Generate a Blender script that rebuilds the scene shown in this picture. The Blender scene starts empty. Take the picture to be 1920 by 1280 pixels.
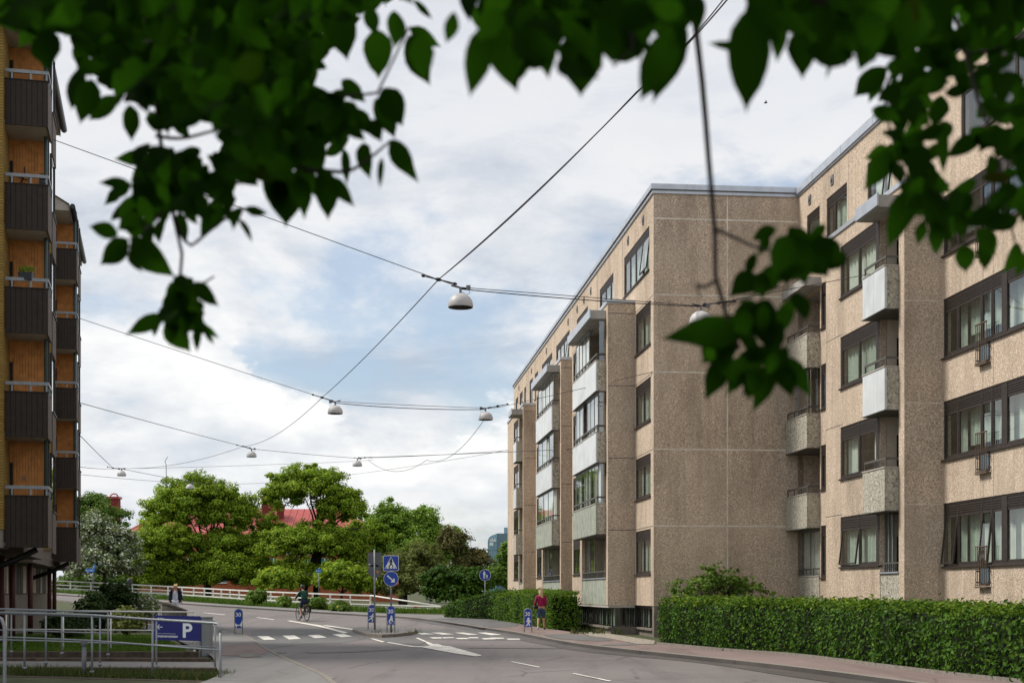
import bpy, bmesh, math, random
import numpy as np
from mathutils import Vector, Matrix, geometry
S = bpy.context.scene
COL = S.collection
R = math.radians
PI = math.pi
# ------------------------------------------------------------------ camera, world, sun, exposure
FOC = 50 / 36 * 1920          # focal length in photo pixels
HOR, CZ = 1109.0, 1.65        # horizon row of the photo, eye height
cam_d = bpy.data.cameras.new("camera"); cam = bpy.data.objects.new("camera", cam_d); COL.objects.link(cam)
cam.location = (0, 0, CZ); cam.rotation_euler = (R(90), 0, 0)
cam_d.lens = 50; cam_d.sensor_width = 36; cam_d.shift_y = (HOR - 640) / 1920
cam_d.clip_start = 0.05; cam_d.clip_end = 6000
cam_d.dof.use_dof = True; cam_d.dof.focus_distance = 52; cam_d.dof.aperture_fstop = 4.6
S.camera = cam
SUN_EL, SUN_AZ = R(50), R(-78)            # azimuth from +Y towards +X
sun_dir = Vector((math.sin(SUN_AZ) * math.cos(SUN_EL), math.cos(SUN_AZ) * math.cos(SUN_EL), math.sin(SUN_EL)))
sl = bpy.data.lights.new("sun", 'SUN'); sl.energy = 3.9; sl.angle = R(14); sl.color = (1, .945, .865)
so = bpy.data.objects.new("sun", sl); COL.objects.link(so); so.rotation_euler = sun_dir.to_track_quat('Z', 'Y').to_euler()
so.location = (-40, 20, 60)
S.view_settings.view_transform = 'Standard'; S.view_settings.look = 'None'
S.view_settings.exposure = 0.0; S.view_settings.gamma = 1.0
S.render.film_transparent = False
S.cycles.max_bounces = 8; S.cycles.transparent_max_bounces = 24; S.cycles.use_denoising = True


class NT:                                   # tiny node helper
    def __init__(self, tree): self.t = tree; self.t.nodes.clear()
    def n(self, typ, ins=None, **kw):
        nd = self.t.nodes.new(typ)
        for k, v in kw.items(): setattr(nd, k, v)
        for k, v in (ins or {}).items(): self.set(nd, k, v)
        return nd
    def set(self, nd, k, v):
        s = nd.inputs[k]
        if isinstance(v, bpy.types.Node): v = v.outputs[0]
        if isinstance(v, bpy.types.NodeSocket): self.t.links.new(v, s)
        else:
            if isinstance(v, (tuple, list)) and len(v) == 3 and s.type == 'RGBA': v = (*v, 1)
            s.default_value = v
    def math(self, op, a, b=0.0, c=0.0, clamp=False):
        nd = self.n('ShaderNodeMath', {0: a, 1: b, 2: c}, operation=op); nd.use_clamp = clamp; return nd.outputs[0]
    def mix(self, f, a, b, mode='MIX'):
        nd = self.n('ShaderNodeMix', data_type='RGBA', blend_type=mode); nd.clamp_factor = True
        self.set(nd, 0, f); self.set(nd, 6, a); self.set(nd, 7, b); return nd.outputs[2]
    def ramp(self, f, stops, interp='LINEAR'):
        nd = self.n('ShaderNodeValToRGB', {0: f}); cr = nd.color_ramp; cr.interpolation = interp
        while len(cr.elements) < len(stops): cr.elements.new(.5)
        for e, (p, c) in zip(cr.elements, stops):
            e.position = p; e.color = (*c, 1) if isinstance(c, (tuple, list)) else (c, c, c, 1)
        return nd.outputs[0]
    def noise(self, vec, scale, detail=4, rough=.55, dist=0.0, out=0):
        ins = {'Scale': scale, 'Detail': detail, 'Roughness': rough, 'Distortion': dist}
        if vec is not None: ins['Vector'] = vec
        return self.n('ShaderNodeTexNoise', ins).outputs[out]
    def mapping(self, vec, scale=(1, 1, 1), loc=(0, 0, 0), rot=(0, 0, 0)):
        return self.n('ShaderNodeMapping', {'Vector': vec, 'Scale': scale, 'Location': loc, 'Rotation': rot}).outputs[0]


W = bpy.data.worlds.new("World"); S.world = W; W.use_nodes = True
w = NT(W.node_tree)
gen = w.n('ShaderNodeTexCoord').outputs['Generated']
sky = w.n('ShaderNodeTexSky', sky_type='NISHITA'); sky.sun_disc = False
sky.sun_elevation = SUN_EL; sky.sun_rotation = SUN_AZ; sky.altitude = 20; sky.dust_density = 1.5
bg_sky = w.n('ShaderNodeBackground', {'Color': sky, 'Strength': 0.145})
sep = w.n('ShaderNodeSeparateXYZ', {0: gen})
mp = w.mapping(gen, (3.2, 3.2, 6.4), (1.7, 0.3, 0.35))
big = w.noise(mp, 1.25, 10, .58, .25)
soft = w.noise(w.mapping(gen, (2.2, 2.2, 10.0), (4.2, 1.3, 2.0)), 1.5, 4, .5, .4)
# more cloud high up (a grey veil), broken cloud with blue gaps lower down
veil = w.n('ShaderNodeMapRange', {0: sep.outputs[2], 1: .26, 2: .36, 3: 0.0, 4: .22}).outputs[0]
low = w.n('ShaderNodeMapRange', {0: sep.outputs[2], 1: .05, 2: .16, 3: .10, 4: 0.0}).outputs[0]
dens = w.math('ADD', w.math('ADD', big, veil), low)
mask = w.n('ShaderNodeMapRange', {0: dens, 1: .42, 2: .56, 3: .26, 4: 1.0}, interpolation_type='SMOOTHSTEP').outputs[0]
shade = w.noise(w.mapping(gen, (3.2, 3.2, 8.5), (7.0, 2.0, 1.0)), 1.7, 9, .60, .3)
ccol = w.ramp(shade, [(.36, (.54, .61, .71)), (.46, (.76, .80, .86)), (.54, (.93, .945, .96)), (.66, (.985, .985, .98))])
veilc = w.n('ShaderNodeMapRange', {0: sep.outputs[2], 1: .20, 2: .38, 3: 0.0, 4: .75}).outputs[0]
ccol = w.mix(veilc, ccol, (.76, .785, .845))
# low cumulus heaps: bright sunlit tops over grey undersides
cm = (4.6, 4.6, 10.5)
cu1 = w.noise(w.mapping(gen, cm, (3.1, 5.0, 0.2)), 1.25, 9, .55, .15); cu2 = w.noise(w.mapping(gen, cm, (3.1, 5.0, 0.42)), 1.25, 9, .55, .15)
cband = w.math('MULTIPLY', w.n('ShaderNodeMapRange', {0: sep.outputs[2], 1: .02, 2: .07, 3: 0.0, 4: 1.0}).outputs[0], w.n('ShaderNodeMapRange', {0: sep.outputs[2], 1: .17, 2: .25, 3: 1.0, 4: 0.0}).outputs[0])
cmask = w.math('MULTIPLY', w.n('ShaderNodeMapRange', {0: cu1, 1: .445, 2: .51, 3: 0.0, 4: 1.0}, interpolation_type='SMOOTHSTEP').outputs[0], cband)
lit = w.math('ADD', w.math('MULTIPLY', w.math('SUBTRACT', cu1, cu2), 3.6), .66, clamp=True)
ccol = w.mix(cmask, ccol, w.mix(lit, (.62, .69, .78), (1.06, 1.06, 1.05)))
mask = w.math('MAXIMUM', mask, cmask)
bg_cl = w.n('ShaderNodeBackground', {'Color': ccol, 'Strength': 0.97})
mixs = w.n('ShaderNodeMixShader', {0: mask, 1: bg_sky, 2: bg_cl})
w.n('ShaderNodeOutputWorld', {0: mixs})

# ------------------------------------------------------------------ helpers
def h(x, y):
    """height of the ground: flat near the crossing, rising towards the bridge on the far left"""
    s = min(1, max(0, (y - 58) / 22)); s = s * s * (3 - 2 * s)
    t = min(60.0, max(0.0, -x - 8))
    return s * (.2 + .03 * t + .00035 * t * t)

def at(px, py, Y):
    """point at depth Y that the photo shows at pixel px, py"""
    return Vector(((px - 960) / FOC * Y, Y, CZ + (HOR - py) / FOC * Y))

def G(px, py, dz=0.0):
    """ground point seen at a pixel"""
    k = (px - 960) / FOC; m = (py - HOR) / FOC
    Y = 15.0
    while Y < 400:
        if CZ - m * Y <= h(k * Y, Y) + dz: break
        Y += .05
    return Vector((k * Y, Y, h(k * Y, Y) + dz))

MATS = {}
class MB:
    """collects faces with material slots, links them as ONE mesh object"""
    def __init__(self): self.v = []; self.f = []; self.m = []; self.s = []
    def add(self, vs, fs, m=0, smooth=False):
        o = len(self.v); self.v += [tuple(p) for p in vs]
        for f in fs: self.f.append([i + o for i in f]); self.m.append(m); self.s.append(smooth)
        return self
    def box(self, fr, a, b, m=0):
        (x0, y0, z0), (x1, y1, z1) = a, b
        P = [fr(x, y, z) for z in (z0, z1) for (x, y) in ((x0, y0), (x1, y0), (x1, y1), (x0, y1))]
        return self.add(P, [(3, 2, 1, 0), (4, 5, 6, 7), (0, 1, 5, 4), (1, 2, 6, 5), (2, 3, 7, 6), (3, 0, 4, 7)], m)
    def tube(self, pts, r, n=8, m=0, smooth=True, caps=True):
        pts = [Vector(p) for p in pts]; k = len(pts)
        rs = r if isinstance(r, (list, tuple)) else [r] * k
        vs = []; up = None
        for i in range(k):
            t = (pts[min(i + 1, k - 1)] - pts[max(i - 1, 0)])
            if t.length < 1e-9: t = Vector((0, 0, 1))
            t.normalize()
            if up is None: up = t.orthogonal().normalized()
            up = (up - t * up.dot(t))
            up = up.normalized() if up.length > 1e-6 else t.orthogonal().normalized()
            sd = t.cross(up)
            for j in range(n):
                a = 2 * PI * j / n
                vs.append(pts[i] + (up * math.cos(a) + sd * math.sin(a)) * rs[i])
        fs = [(i * n + j, i * n + (j + 1) % n, (i + 1) * n + (j + 1) % n, (i + 1) * n + j) for i in range(k - 1) for j in range(n)]
        self.add(vs, fs, m, smooth)
        if caps:
            self.f.append([len(self.v) - n * k + j for j in range(n)][::-1]); self.m.append(m); self.s.append(False)
            self.f.append([len(self.v) - n + j for j in range(n)]); self.m.append(m); self.s.append(False)
        return self
    def lathe(self, c, prof, n=24, m=0, smooth=True):
        c = Vector(c); vs = []
        for (r, z) in prof:
            for j in range(n):
                a = 2 * PI * j / n; vs.append((c.x + r * math.cos(a), c.y + r * math.sin(a), c.z + z))
        k = len(prof)
        fs = [(i * n + j, i * n + (j + 1) % n, (i + 1) * n + (j + 1) % n, (i + 1) * n + j) for i in range(k - 1) for j in range(n)]
        return self.add(vs, fs, m, smooth)
    def prism(self, poly, fr, d0, d1, m=0):
        """poly of (a, b) pairs; fr(a, d, b) places it; extruded from d0 to d1"""
        n = len(poly)
        tris = geometry.tessellate_polygon([[Vector((a, b, 0)) for a, b in poly]])
        vs = [fr(a, d0, b) for a, b in poly] + [fr(a, d1, b) for a, b in poly]
        fs = [tuple(t) for t in tris] + [tuple(i + n for i in t[::-1]) for t in tris]
        fs += [(i, (i + 1) % n, n + (i + 1) % n, n + i) for i in range(n)]
        return self.add(vs, fs, m)
    def build(self, name, mats, parent=None, bevel=0.0):
        me = bpy.data.meshes.new(name); me.from_pydata(self.v, [], self.f)
        for mt in (mats if isinstance(mats, (list, tuple)) else [mats]): me.materials.append(mt)
        me.polygons.foreach_set('material_index', self.m); me.polygons.foreach_set('use_smooth', self.s)
        bm = bmesh.new(); bm.from_mesh(me); bmesh.ops.recalc_face_normals(bm, faces=bm.faces)
        if bevel:
            bmesh.ops.remove_doubles(bm, verts=bm.verts, dist=1e-5)
            bmesh.ops.bevel(bm, geom=[e for e in bm.edges if len(e.link_faces) == 2 and e.calc_face_angle(0) > .6], offset=bevel, segments=2, affect='EDGES', profile=.6)
        bm.to_mesh(me); bm.free(); me.update()
        o = bpy.data.objects.new(name, me); COL.objects.link(o)
        return adopt(o, parent)

def adopt(o, parent):
    if parent is not None:
        o.parent = parent; o.matrix_parent_inverse = Matrix.Translation(parent.location).inverted() if parent.type == 'EMPTY' else Matrix.Identity(4)
    return o

def tag(o, label=None, cat=None, group=None, kind=None):
    if label: o['label'] = label
    if cat: o['category'] = cat
    if group: o['group'] = group
    if kind: o['kind'] = kind
    return o

def thing(name, label, cat, loc=(0, 0, 0), group=None):
    o = bpy.data.objects.new(name, None); COL.objects.link(o); o.location = loc; o.empty_display_size = .3
    bpy.context.view_layer.update()
    return tag(o, label, cat, group)

def world(x, y, z): return Vector((x, y, z))
def frame(ox, oy, ang, oz=0.0):
    """local (a, b, z): a along ang from +X, b to its left"""
    ca, sa = math.cos(ang), math.sin(ang)
    return lambda a, b, z: Vector((ox + ca * a - sa * b, oy + sa * a + ca * b, oz + z))

def copy_thing(o, loc, label=None):
    c = o.copy(); COL.objects.link(c); c.location = loc
    if label: c['label'] = label
    for ch in list(o.children):
        d = ch.copy(); COL.objects.link(d); d.parent = c
        for g in ch.children:
            e = g.copy(); COL.objects.link(e); e.parent = d
    return c

def resample(pts, n):
    pts = [Vector(p) for p in pts]; L = [0]
    for a, b in zip(pts, pts[1:]): L.append(L[-1] + (b - a).length)
    out = []
    for i in range(n):
        d = L[-1] * i / (n - 1); k = 0
        while k < len(L) - 2 and L[k + 1] < d: k += 1
        f = (d - L[k]) / max(1e-9, L[k + 1] - L[k]); out.append(pts[k].lerp(pts[k + 1], f))
    return out

def smooth_line(pts, n=200, it=2):
    pts = [Vector(p) for p in pts]
    for _ in range(it):
        q = [pts[0]]
        for a, b in zip(pts, pts[1:]): q += [a.lerp(b, .25), a.lerp(b, .75)]
        pts = q + [pts[-1]]
    return resample(pts, n)

def strip(A, B, dz, nc=6):
    """sheet between two polylines of equal length, lying dz above the ground"""
    vs = []; fs = []; n = len(A)
    for a, b in zip(A, B):
        for j in range(nc + 1):
            p = a.lerp(b, j / nc); vs.append((p.x, p.y, h(p.x, p.y) + dz))
    for i in range(n - 1):
        for j in range(nc):
            k = i * (nc + 1) + j; fs.append((k, k + 1, k + nc + 2, k + nc + 1))
    return vs, fs

def text_mesh(body, size, name, mat, parent, fr, bold=0.0):
    """raised lettering; fr(a, d, b) places text x -> a, height -> b"""
    cu = bpy.data.curves.new('t', 'FONT'); cu.body = body; cu.size = size; cu.extrude = .002; cu.offset = bold; cu.align_x = 'LEFT'
    o = bpy.data.objects.new('t', cu); COL.objects.link(o)
    dg = bpy.context.evaluated_depsgraph_get(); me = bpy.data.meshes.new_from_object(o.evaluated_get(dg))
    bpy.data.objects.remove(o); bpy.data.curves.remove(cu)
    for v in me.vertices: v.co = fr(v.co.x, -v.co.z, v.co.y)
    me.name = name; me.materials.clear(); me.materials.append(mat)
    ob = bpy.data.objects.new(name, me); COL.objects.link(ob); return adopt(ob, parent)

def skin_body(name, nodes, edges, mat, parent, sub=2, root='pelvis'):
    """one continuous surface grown on a skeleton; nodes: name -> (x, y, z, radius_x, radius_y)"""
    keys = list(nodes); idx = {k: i for i, k in enumerate(keys)}
    me = bpy.data.meshes.new(name); me.from_pydata([nodes[k][:3] for k in keys], [(idx[a], idx[b]) for a, b in edges], [])
    o = bpy.data.objects.new('tmp_skin', me); COL.objects.link(o)
    md = o.modifiers.new('skin', 'SKIN'); md.use_smooth_shade = True
    if not me.skin_vertices: raise RuntimeError('no skin layer')
    sv = me.skin_vertices[0].data
    for k in keys:
        r = nodes[k][3:]; sv[idx[k]].radius = (r[0], r[-1]); sv[idx[k]].use_root = (k == root)
    ms = o.modifiers.new('sub', 'SUBSURF'); ms.levels = sub; ms.render_levels = sub
    dg = bpy.context.evaluated_depsgraph_get(); dg.update()
    m2 = bpy.data.meshes.new_from_object(o.evaluated_get(dg)); bpy.data.objects.remove(o)
    m2.name = name; m2.materials.clear(); m2.materials.append(mat)
    ob = bpy.data.objects.new(name, m2); COL.objects.link(ob); return adopt(ob, parent)

def numpy_mesh(name, verts, faces4, mats, parent=None, smooth=False, midx=None):
    me = bpy.data.meshes.new(name); nv = len(verts); nf = len(faces4)
    me.vertices.add(nv); me.vertices.foreach_set('co', np.asarray(verts, dtype=np.float32).ravel())
    k = faces4.shape[1]
    me.loops.add(nf * k); me.loops.foreach_set('vertex_index', np.asarray(faces4, dtype=np.int32).ravel())
    me.polygons.add(nf); me.polygons.foreach_set('loop_start', np.arange(0, nf * k, k, dtype=np.int32))
    me.polygons.foreach_set('use_smooth', np.full(nf, smooth))
    for mt in mats: me.materials.append(mt)
    if midx is not None: me.polygons.foreach_set('material_index', np.asarray(midx, dtype=np.int32))
    me.update(calc_edges=True); me.validate()
    o = bpy.data.objects.new(name, me); COL.objects.link(o); return adopt(o, parent)

# ------------------------------------------------------------------ materials
def principled(name, col, rough=.8, metal=0.0, spec=.3):
    m = bpy.data.materials.new(name); m.use_nodes = True; t = NT(m.node_tree)
    b = t.n('ShaderNodeBsdfPrincipled', {'Base Color': (*col, 1), 'Roughness': rough, 'Metallic': metal, 'Specular IOR Level': spec})
    t.n('ShaderNodeOutputMaterial', {0: b}); return m, t, b

def mat(name, col, rough=.8, var=.12, scale=6.0, metal=0.0, spec=.3, bump=0.0, bscale=40.0, streak=0.0):
    """plain surface with soft blotchy variation and optional rain streaks"""
    m, t, b = principled(name, col, rough, metal, spec)
    oc = t.n('ShaderNodeTexCoord').outputs['Object']
    n1 = t.noise(oc, scale, 5, .6)
    dark = tuple(c * (1 - var * 1.6) for c in col); lite = tuple(min(.95, c * (1 + var)) for c in col)
    c = t.ramp(n1, [(.3, dark), (.7, lite)])
    if streak:
        n2 = t.noise(t.mapping(oc, (6, 6, .35)), 1.0, 4, .6)
        c = t.mix(t.math('MULTIPLY', t.ramp(n2, [(.45, 0.0), (.7, 1.0)]), streak), c, tuple(q * .45 for q in col))
    t.set(b, 'Base Color', c)
    if bump:
        bn = t.n('ShaderNodeBump', {'Height': t.noise(oc, bscale, 3, .6), 'Strength': bump, 'Distance': .02}); t.set(b, 'Normal', bn)
    return m

def aggregate(name, ca, cb, cdark, stain=.5, scale=26.0):
    """exposed pebble concrete"""
    m, t, b = principled(name, ca, .9, 0, .2)
    oc = t.n('ShaderNodeTexCoord').outputs['Object']
    vo = t.n('ShaderNodeTexVoronoi', {'Vector': oc, 'Scale': scale, 'Randomness': 1.0})
    g = t.n('ShaderNodeSeparateColor', {0: vo.outputs['Color']}).outputs[0]
    fine = t.noise(oc, 55, 3, .7)
    c = t.ramp(t.math('ADD', t.math('MULTIPLY', g, .75), t.math('MULTIPLY', fine, .30)), [(.12, cdark), (.34, ca), (.62, ca), (.82, cb)])
    st = t.noise(t.mapping(oc, (1.0, 1.0, .28)), 1.3, 6, .62)
    stm = t.math('MULTIPLY', t.ramp(st, [(.44, 0.0), (.72, 1.0)]), stain)
    c = t.mix(stm, c, tuple(q * .45 for q in ca))
    ps = t.noise(oc, .35, 4, .5)
    c = t.mix(t.math('MULTIPLY', t.ramp(ps, [(.35, 0.0), (.7, 1.0)]), .28), c, cb)
    s2 = t.noise(t.mapping(oc, (5.5, 5.5, .22)), 1.0, 5, .65)
    c = t.mix(t.math('MULTIPLY', t.ramp(s2, [(.52, 0.0), (.74, 1.0)]), stain * .45), c, tuple(q * .4 for q in ca))
    sp = t.n('ShaderNodeSeparateXYZ', {0: oc}); pz = t.math('FLOOR', t.math('MULTIPLY', t.math('SUBTRACT', sp.outputs[2], 1.24), 1 / 2.79)); py = t.math('FLOOR', t.math('MULTIPLY', t.math('SUBTRACT', sp.outputs[1], .55), 1 / 3.3))
    wn = t.n('ShaderNodeTexWhiteNoise', {'Vector': t.n('ShaderNodeCombineXYZ', {0: pz, 1: py})}).outputs[0]
    c = t.mix(t.math('MULTIPLY', wn, .13), c, tuple(q * .6 for q in ca))
    t.set(b, 'Base Color', c)
    bn = t.n('ShaderNodeBump', {'Height': vo.outputs['Distance'], 'Strength': .5, 'Distance': .02}); t.set(b, 'Normal', bn)
    return m

def leafmat(name, ca, cb, transl=.3, rough=.5, tip=None, back=None, spec=.10):
    m = bpy.data.materials.new(name); m.use_nodes = True; t = NT(m.node_tree)
    ri = t.n('ShaderNodeNewGeometry').outputs['Random Per Island']
    stops = [(0, ca), (1, cb)] if tip is None else [(0, ca), (.6, cb), (.75, tip), (1, tip)]
    c = t.ramp(ri, stops)
    oc = t.n('ShaderNodeTexCoord').outputs['Object']
    c = t.mix(t.ramp(t.noise(oc, .45, 3, .5), [(.40, 0.0), (.68, .32)]), c, tuple(q * .55 for q in ca))      # duller growth here and there
    c = t.mix(t.math('GREATER_THAN', t.math('FRACT', t.math('MULTIPLY', ri, 61.7)), .985), c, (cb[0] * 1.3 + .03, cb[1] * .95, cb[2] * .6))   # a few yellowing leaves
    b = t.n('ShaderNodeBsdfPrincipled', {'Base Color': c, 'Roughness': rough + .1, 'Specular IOR Level': spec})
    tr = t.n('ShaderNodeBsdfTranslucent', {'Color': c if back is None else t.ramp(ri, [(0, tuple(q * .6 for q in back)), (1, back)])})
    mx = t.n('ShaderNodeMixShader', {0: transl, 1: b, 2: tr}); t.n('ShaderNodeOutputMaterial', {0: mx}); return m

def glassmat(name, tint=(.80, .87, .83), base=.12, ior=1.5):
    m = bpy.data.materials.new(name); m.use_nodes = True; t = NT(m.node_tree)
    tr = t.n('ShaderNodeBsdfTransparent', {'Color': (*tint, 1)})
    oc = t.n('ShaderNodeTexCoord').outputs['Object']
    bn = t.n('ShaderNodeBump', {'Height': t.noise(oc, .9, 1, .4), 'Strength': .06, 'Distance': .05})
    gl = t.n('ShaderNodeBsdfGlossy', {'Color': (.93, .96, .95, 1), 'Roughness': .015, 'Normal': bn})
    ge = t.n('ShaderNodeNewGeometry'); dp = t.n('ShaderNodeVectorMath', {0: ge.outputs['Incoming'], 1: ge.outputs['Normal']}, operation='DOT_PRODUCT').outputs['Value']
    sch = t.math('POWER', t.math('SUBTRACT', 1.0, t.math('ABSOLUTE', dp)), 5.0)       # works from both sides of the sheet
    mx = t.n('ShaderNodeMixShader', {0: t.math('ADD', base, t.math('MULTIPLY', sch, 1 - base)), 1: tr, 2: gl})
    t.n('ShaderNodeOutputMaterial', {0: mx}); return m

def asphalt(name, ca, cb, rough=.75, crack=.5):
    m, t, b = principled(name, ca, rough, 0, .35)
    oc = t.n('ShaderNodeTexCoord').outputs['Object']
    n1 = t.noise(oc, .28, 6, .6, .4); n2 = t.noise(oc, 45, 2, .7)
    c = t.ramp(n1, [(.3, ca), (.7, cb)])
    c = t.mix(t.ramp(n2, [(.4, 0.0), (.75, .35)]), c, tuple(q * 1.6 for q in cb))
    tr = t.noise(t.mapping(oc, (.9, .07, 1), rot=(0, 0, R(13))), 1.6, 5, .6)
    c = t.mix(t.math('MULTIPLY', t.ramp(tr, [(.5, 0.0), (.72, 1.0)]), .45), c, tuple(q * .55 for q in ca))
    st = t.noise(oc, .9, 7, .7, 1.2)
    c = t.mix(t.math('MULTIPLY', t.ramp(st, [(.62, 0.0), (.74, 1.0)]), crack), c, tuple(q * .4 for q in ca))
    vd = t.n('ShaderNodeTexVoronoi', {'Vector': t.mix(.06, oc, t.n('ShaderNodeTexNoise', {'Vector': oc, 'Scale': 1.2, 'Detail': 3}).outputs['Color']), 'Scale': .42}, feature='DISTANCE_TO_EDGE').outputs['Distance']
    cm = t.math('MULTIPLY', t.ramp(vd, [(.004, 1.0), (.018, 0.0)]), t.ramp(t.noise(oc, .22, 2), [(.46, 0.0), (.6, .65)]))
    c = t.mix(cm, c, tuple(q * .35 for q in ca))
    t.set(b, 'Base Color', c)
    t.set(b, 'Roughness', t.ramp(n1, [(.3, rough - .12), (.7, rough + .1)]))
    bn = t.n('ShaderNodeBump', {'Height': n2, 'Strength': .25, 'Distance': .01}); t.set(b, 'Normal', bn)
    return m

def brickmat(name):
    m, t, b = principled(name, (.3, .2, .05), .85)
    oc = t.n('ShaderNodeTexCoord').outputs['Object']; sp = t.n('ShaderNodeSeparateXYZ', {0: oc})
    v = t.n('ShaderNodeCombineXYZ', {0: sp.outputs[0], 1: sp.outputs[2]})
    br = t.n('ShaderNodeTexBrick', {'Vector': v, 'Color1': (.42, .26, .045, 1), 'Color2': (.30, .175, .03, 1), 'Mortar': (.10, .075, .05, 1), 'Scale': 1.0,
             'Mortar Size': .012, 'Brick Width': .25, 'Row Height': .077})
    t.set(b, 'Base Color', t.mix(t.math('MULTIPLY', t.noise(oc, 9, 3), .4), br.outputs[0], (.2, .12, .03))); return m

def build_mats():
    M = MATS
    M['pebble'] = aggregate('pebble_concrete', (.52, .405, .302), (.81, .675, .54), (.20, .145, .105), .6, 38.0)
    M['panelgrey'] = aggregate('grey_relief_concrete', (.40, .37, .30), (.60, .57, .48), (.08, .075, .06), .35, 20)
    M['panelwhite'] = mat('white_panel', (.66, .69, .70), .35, .10, 1.4, spec=.5, streak=.12)
    M['panelgreen'] = mat('algae_panel', (.36, .385, .315), .6, .22, 3.0, spec=.3, streak=.25)
    M['joint'] = mat('joint_mortar', (.72, .66, .57), .9, .15, 3)
    M['flash'] = mat('zinc_flashing', (.52, .55, .60), .38, .08, 2.5, metal=.55, spec=.5)
    M['canopy'] = mat('canopy_concrete', (.40, .39, .37), .8, .12, 2, streak=.3)
    M['soffit'] = mat('soffit_paint', (.42, .39, .35), .85, .08, 2)
    M['frame'] = mat('brown_frame', (.044, .034, .029), .55, .2, 8)
    M['rail'] = mat('dark_rail', (.10, .095, .085), .5, .1, 6)
    M['bronze'] = mat('bronze_grille', (.13, .092, .065), .5, .1, 6)
    M['glass'] = glassmat('window_glass')
    M['glazing'] = glassmat('balcony_glass', (.86, .90, .89), .22, 2.1)
    M['glassdark'] = glassmat('basement_glass', (.66, .74, .70), .15)
    M['interior'] = mat('room_dark', (.30, .30, .26), .95, .1)
    M['curtain'] = mat('curtain_cloth', (.74, .74, .68), .9, .08, 5)
    M['curtaing'] = mat('grey_blind', (.50, .54, .48), .9, .1, 5)
    M['cladding'] = mat('beige_cladding', (.56, .49, .40), .85, .08, 4)
    M['dark'] = mat('dark_door', (.018, .016, .015), .6, .1)
    M['asphalt'] = asphalt('street_asphalt', (.128, .112, .106), (.178, .158, .151))
    M['patch'] = asphalt('patched_asphalt', (.105, .102, .098), (.14, .135, .13), crack=.3)
    M['wet'] = asphalt('gutter_dirt', (.058, .050, .045), (.105, .093, .086), .55, .5)
    M['pink'] = asphalt('pink_asphalt', (.172, .124, .110), (.225, .167, .150), .85, .25)
    M['walk'] = asphalt('walk_asphalt', (.150, .145, .135), (.20, .19, .18), .85, .3)
    M['kerb'] = mat('granite_kerb', (.235, .21, .18), .85, .2, 9, bump=.4)
    m, t, b = principled('road_paint', (.7, .68, .62), .75); oc = t.n('ShaderNodeTexCoord').outputs['Object']
    t.set(b, 'Base Color', t.mix(t.ramp(t.math('ADD', t.math('MULTIPLY', t.noise(oc, 14, 5, .7), .6), t.math('MULTIPLY', t.noise(oc, 1.6, 4, .6), .4)), [(.50, 0.0), (.62, .85)]), (.74, .71, .64), (.20, .18, .17))); M['paint'] = m
    M['ground'] = mat('ground_soil', (.065, .075, .03), .95, .3, 1.2)
    M['gravel'] = mat('gravel_bed', (.33, .29, .235), .95, .35, 14, bump=.6)
    M['galv'] = mat('galvanised_steel', (.27, .285, .30), .5, .1, 9, metal=.35, spec=.4)
    M['galvd'] = mat('dull_steel', (.20, .205, .21), .55, .15, 9, metal=.3)
    M['white'] = mat('white_paint', (.78, .76, .70), .5, .08, 4, streak=.15)
    M['red'] = mat('red_reflector', (.55, .06, .03), .4, .05)
    M['blue'] = mat('sign_blue', (.010, .058, .40), .4, .04, 3, spec=.5)
    M['navy'] = mat('sign_navy', (.010, .013, .16), .45, .05, 3, spec=.5)
    M['signblue'] = mat('street_sign_blue', (.02, .17, .55), .45, .05, 3)
    M['signwhite'] = mat('sign_white', (.82, .84, .84), .45, .03, 3)
    M['black'] = mat('black_paint', (.012, .012, .012), .5, .1)
    M['signback'] = mat('sign_back', (.145, .15, .155), .5, .1, 4, metal=.4)
    M['rubber'] = mat('rubber', (.014, .014, .015), .7, .1)
    M['shade'] = mat('lamp_enamel', (.50, .485, .475), .45, .05, 3)
    M['shadein'] = mat('lamp_inside', (.10, .10, .085), .5, .1)
    M['cable'] = mat('cable_black', (.035, .03, .035), .6, .1)
    M['bark'] = mat('bark', (.050, .038, .028), .95, .3, 6, bump=.5)
    M['twig'] = mat('twig_bark', (.030, .020, .020), .8, .2, 20)
    M['brick'] = brickmat('yellow_brick')
    M['orange'] = mat('orange_boards', (.64, .275, .085), .7, .18, 5)
    M['brown'] = mat('brown_boards', (.036, .027, .022), .7, .15, 6)
    M['screen'] = mat('taupe_board', (.135, .105, .085), .75, .1, 5)
    M['bsoffit'] = mat('balcony_underside', (.40, .365, .31), .9, .1, 3)
    M['gutter'] = mat('dark_gutter', (.035, .04, .045), .4, .1, 5)
    M['verdigris'] = mat('green_downpipe', (.07, .10, .09), .5, .1, 5)
    M['basewall'] = mat('base_concrete', (.21, .18, .15), .9, .2, 3, streak=.3)
    M['maroon'] = mat('maroon_post', (.075, .025, .022), .6, .1)
    M['redbrick'] = mat('red_brick', (.40, .115, .05), .9, .2, 4)
    M['redroof'] = mat('red_sheet_roof', (.40, .085, .075), .5, .1, 2)
    M['redchim'] = mat('red_chimney', (.20, .035, .03), .8, .2, 3)
    M['teal'] = mat('teal_window', (.02, .17, .15), .4, .1)
    M['tower'] = mat('tower_glass', (.17, .36, .45), .15, .1, .3, spec=.8)
    M['towerdark'] = mat('tower_side', (.085, .17, .23), .2, .1, .3, spec=.8)
    M['concrete'] = mat('weathered_concrete', (.22, .205, .175), .9, .25, 4, streak=.35)
    M['wallbrown'] = mat('mossy_kerb_wall', (.085, .062, .045), .95, .3, 6, bump=.4)
    M['cabinet'] = mat('grey_cabinet', (.25, .255, .255), .55, .06, 4)
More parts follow.
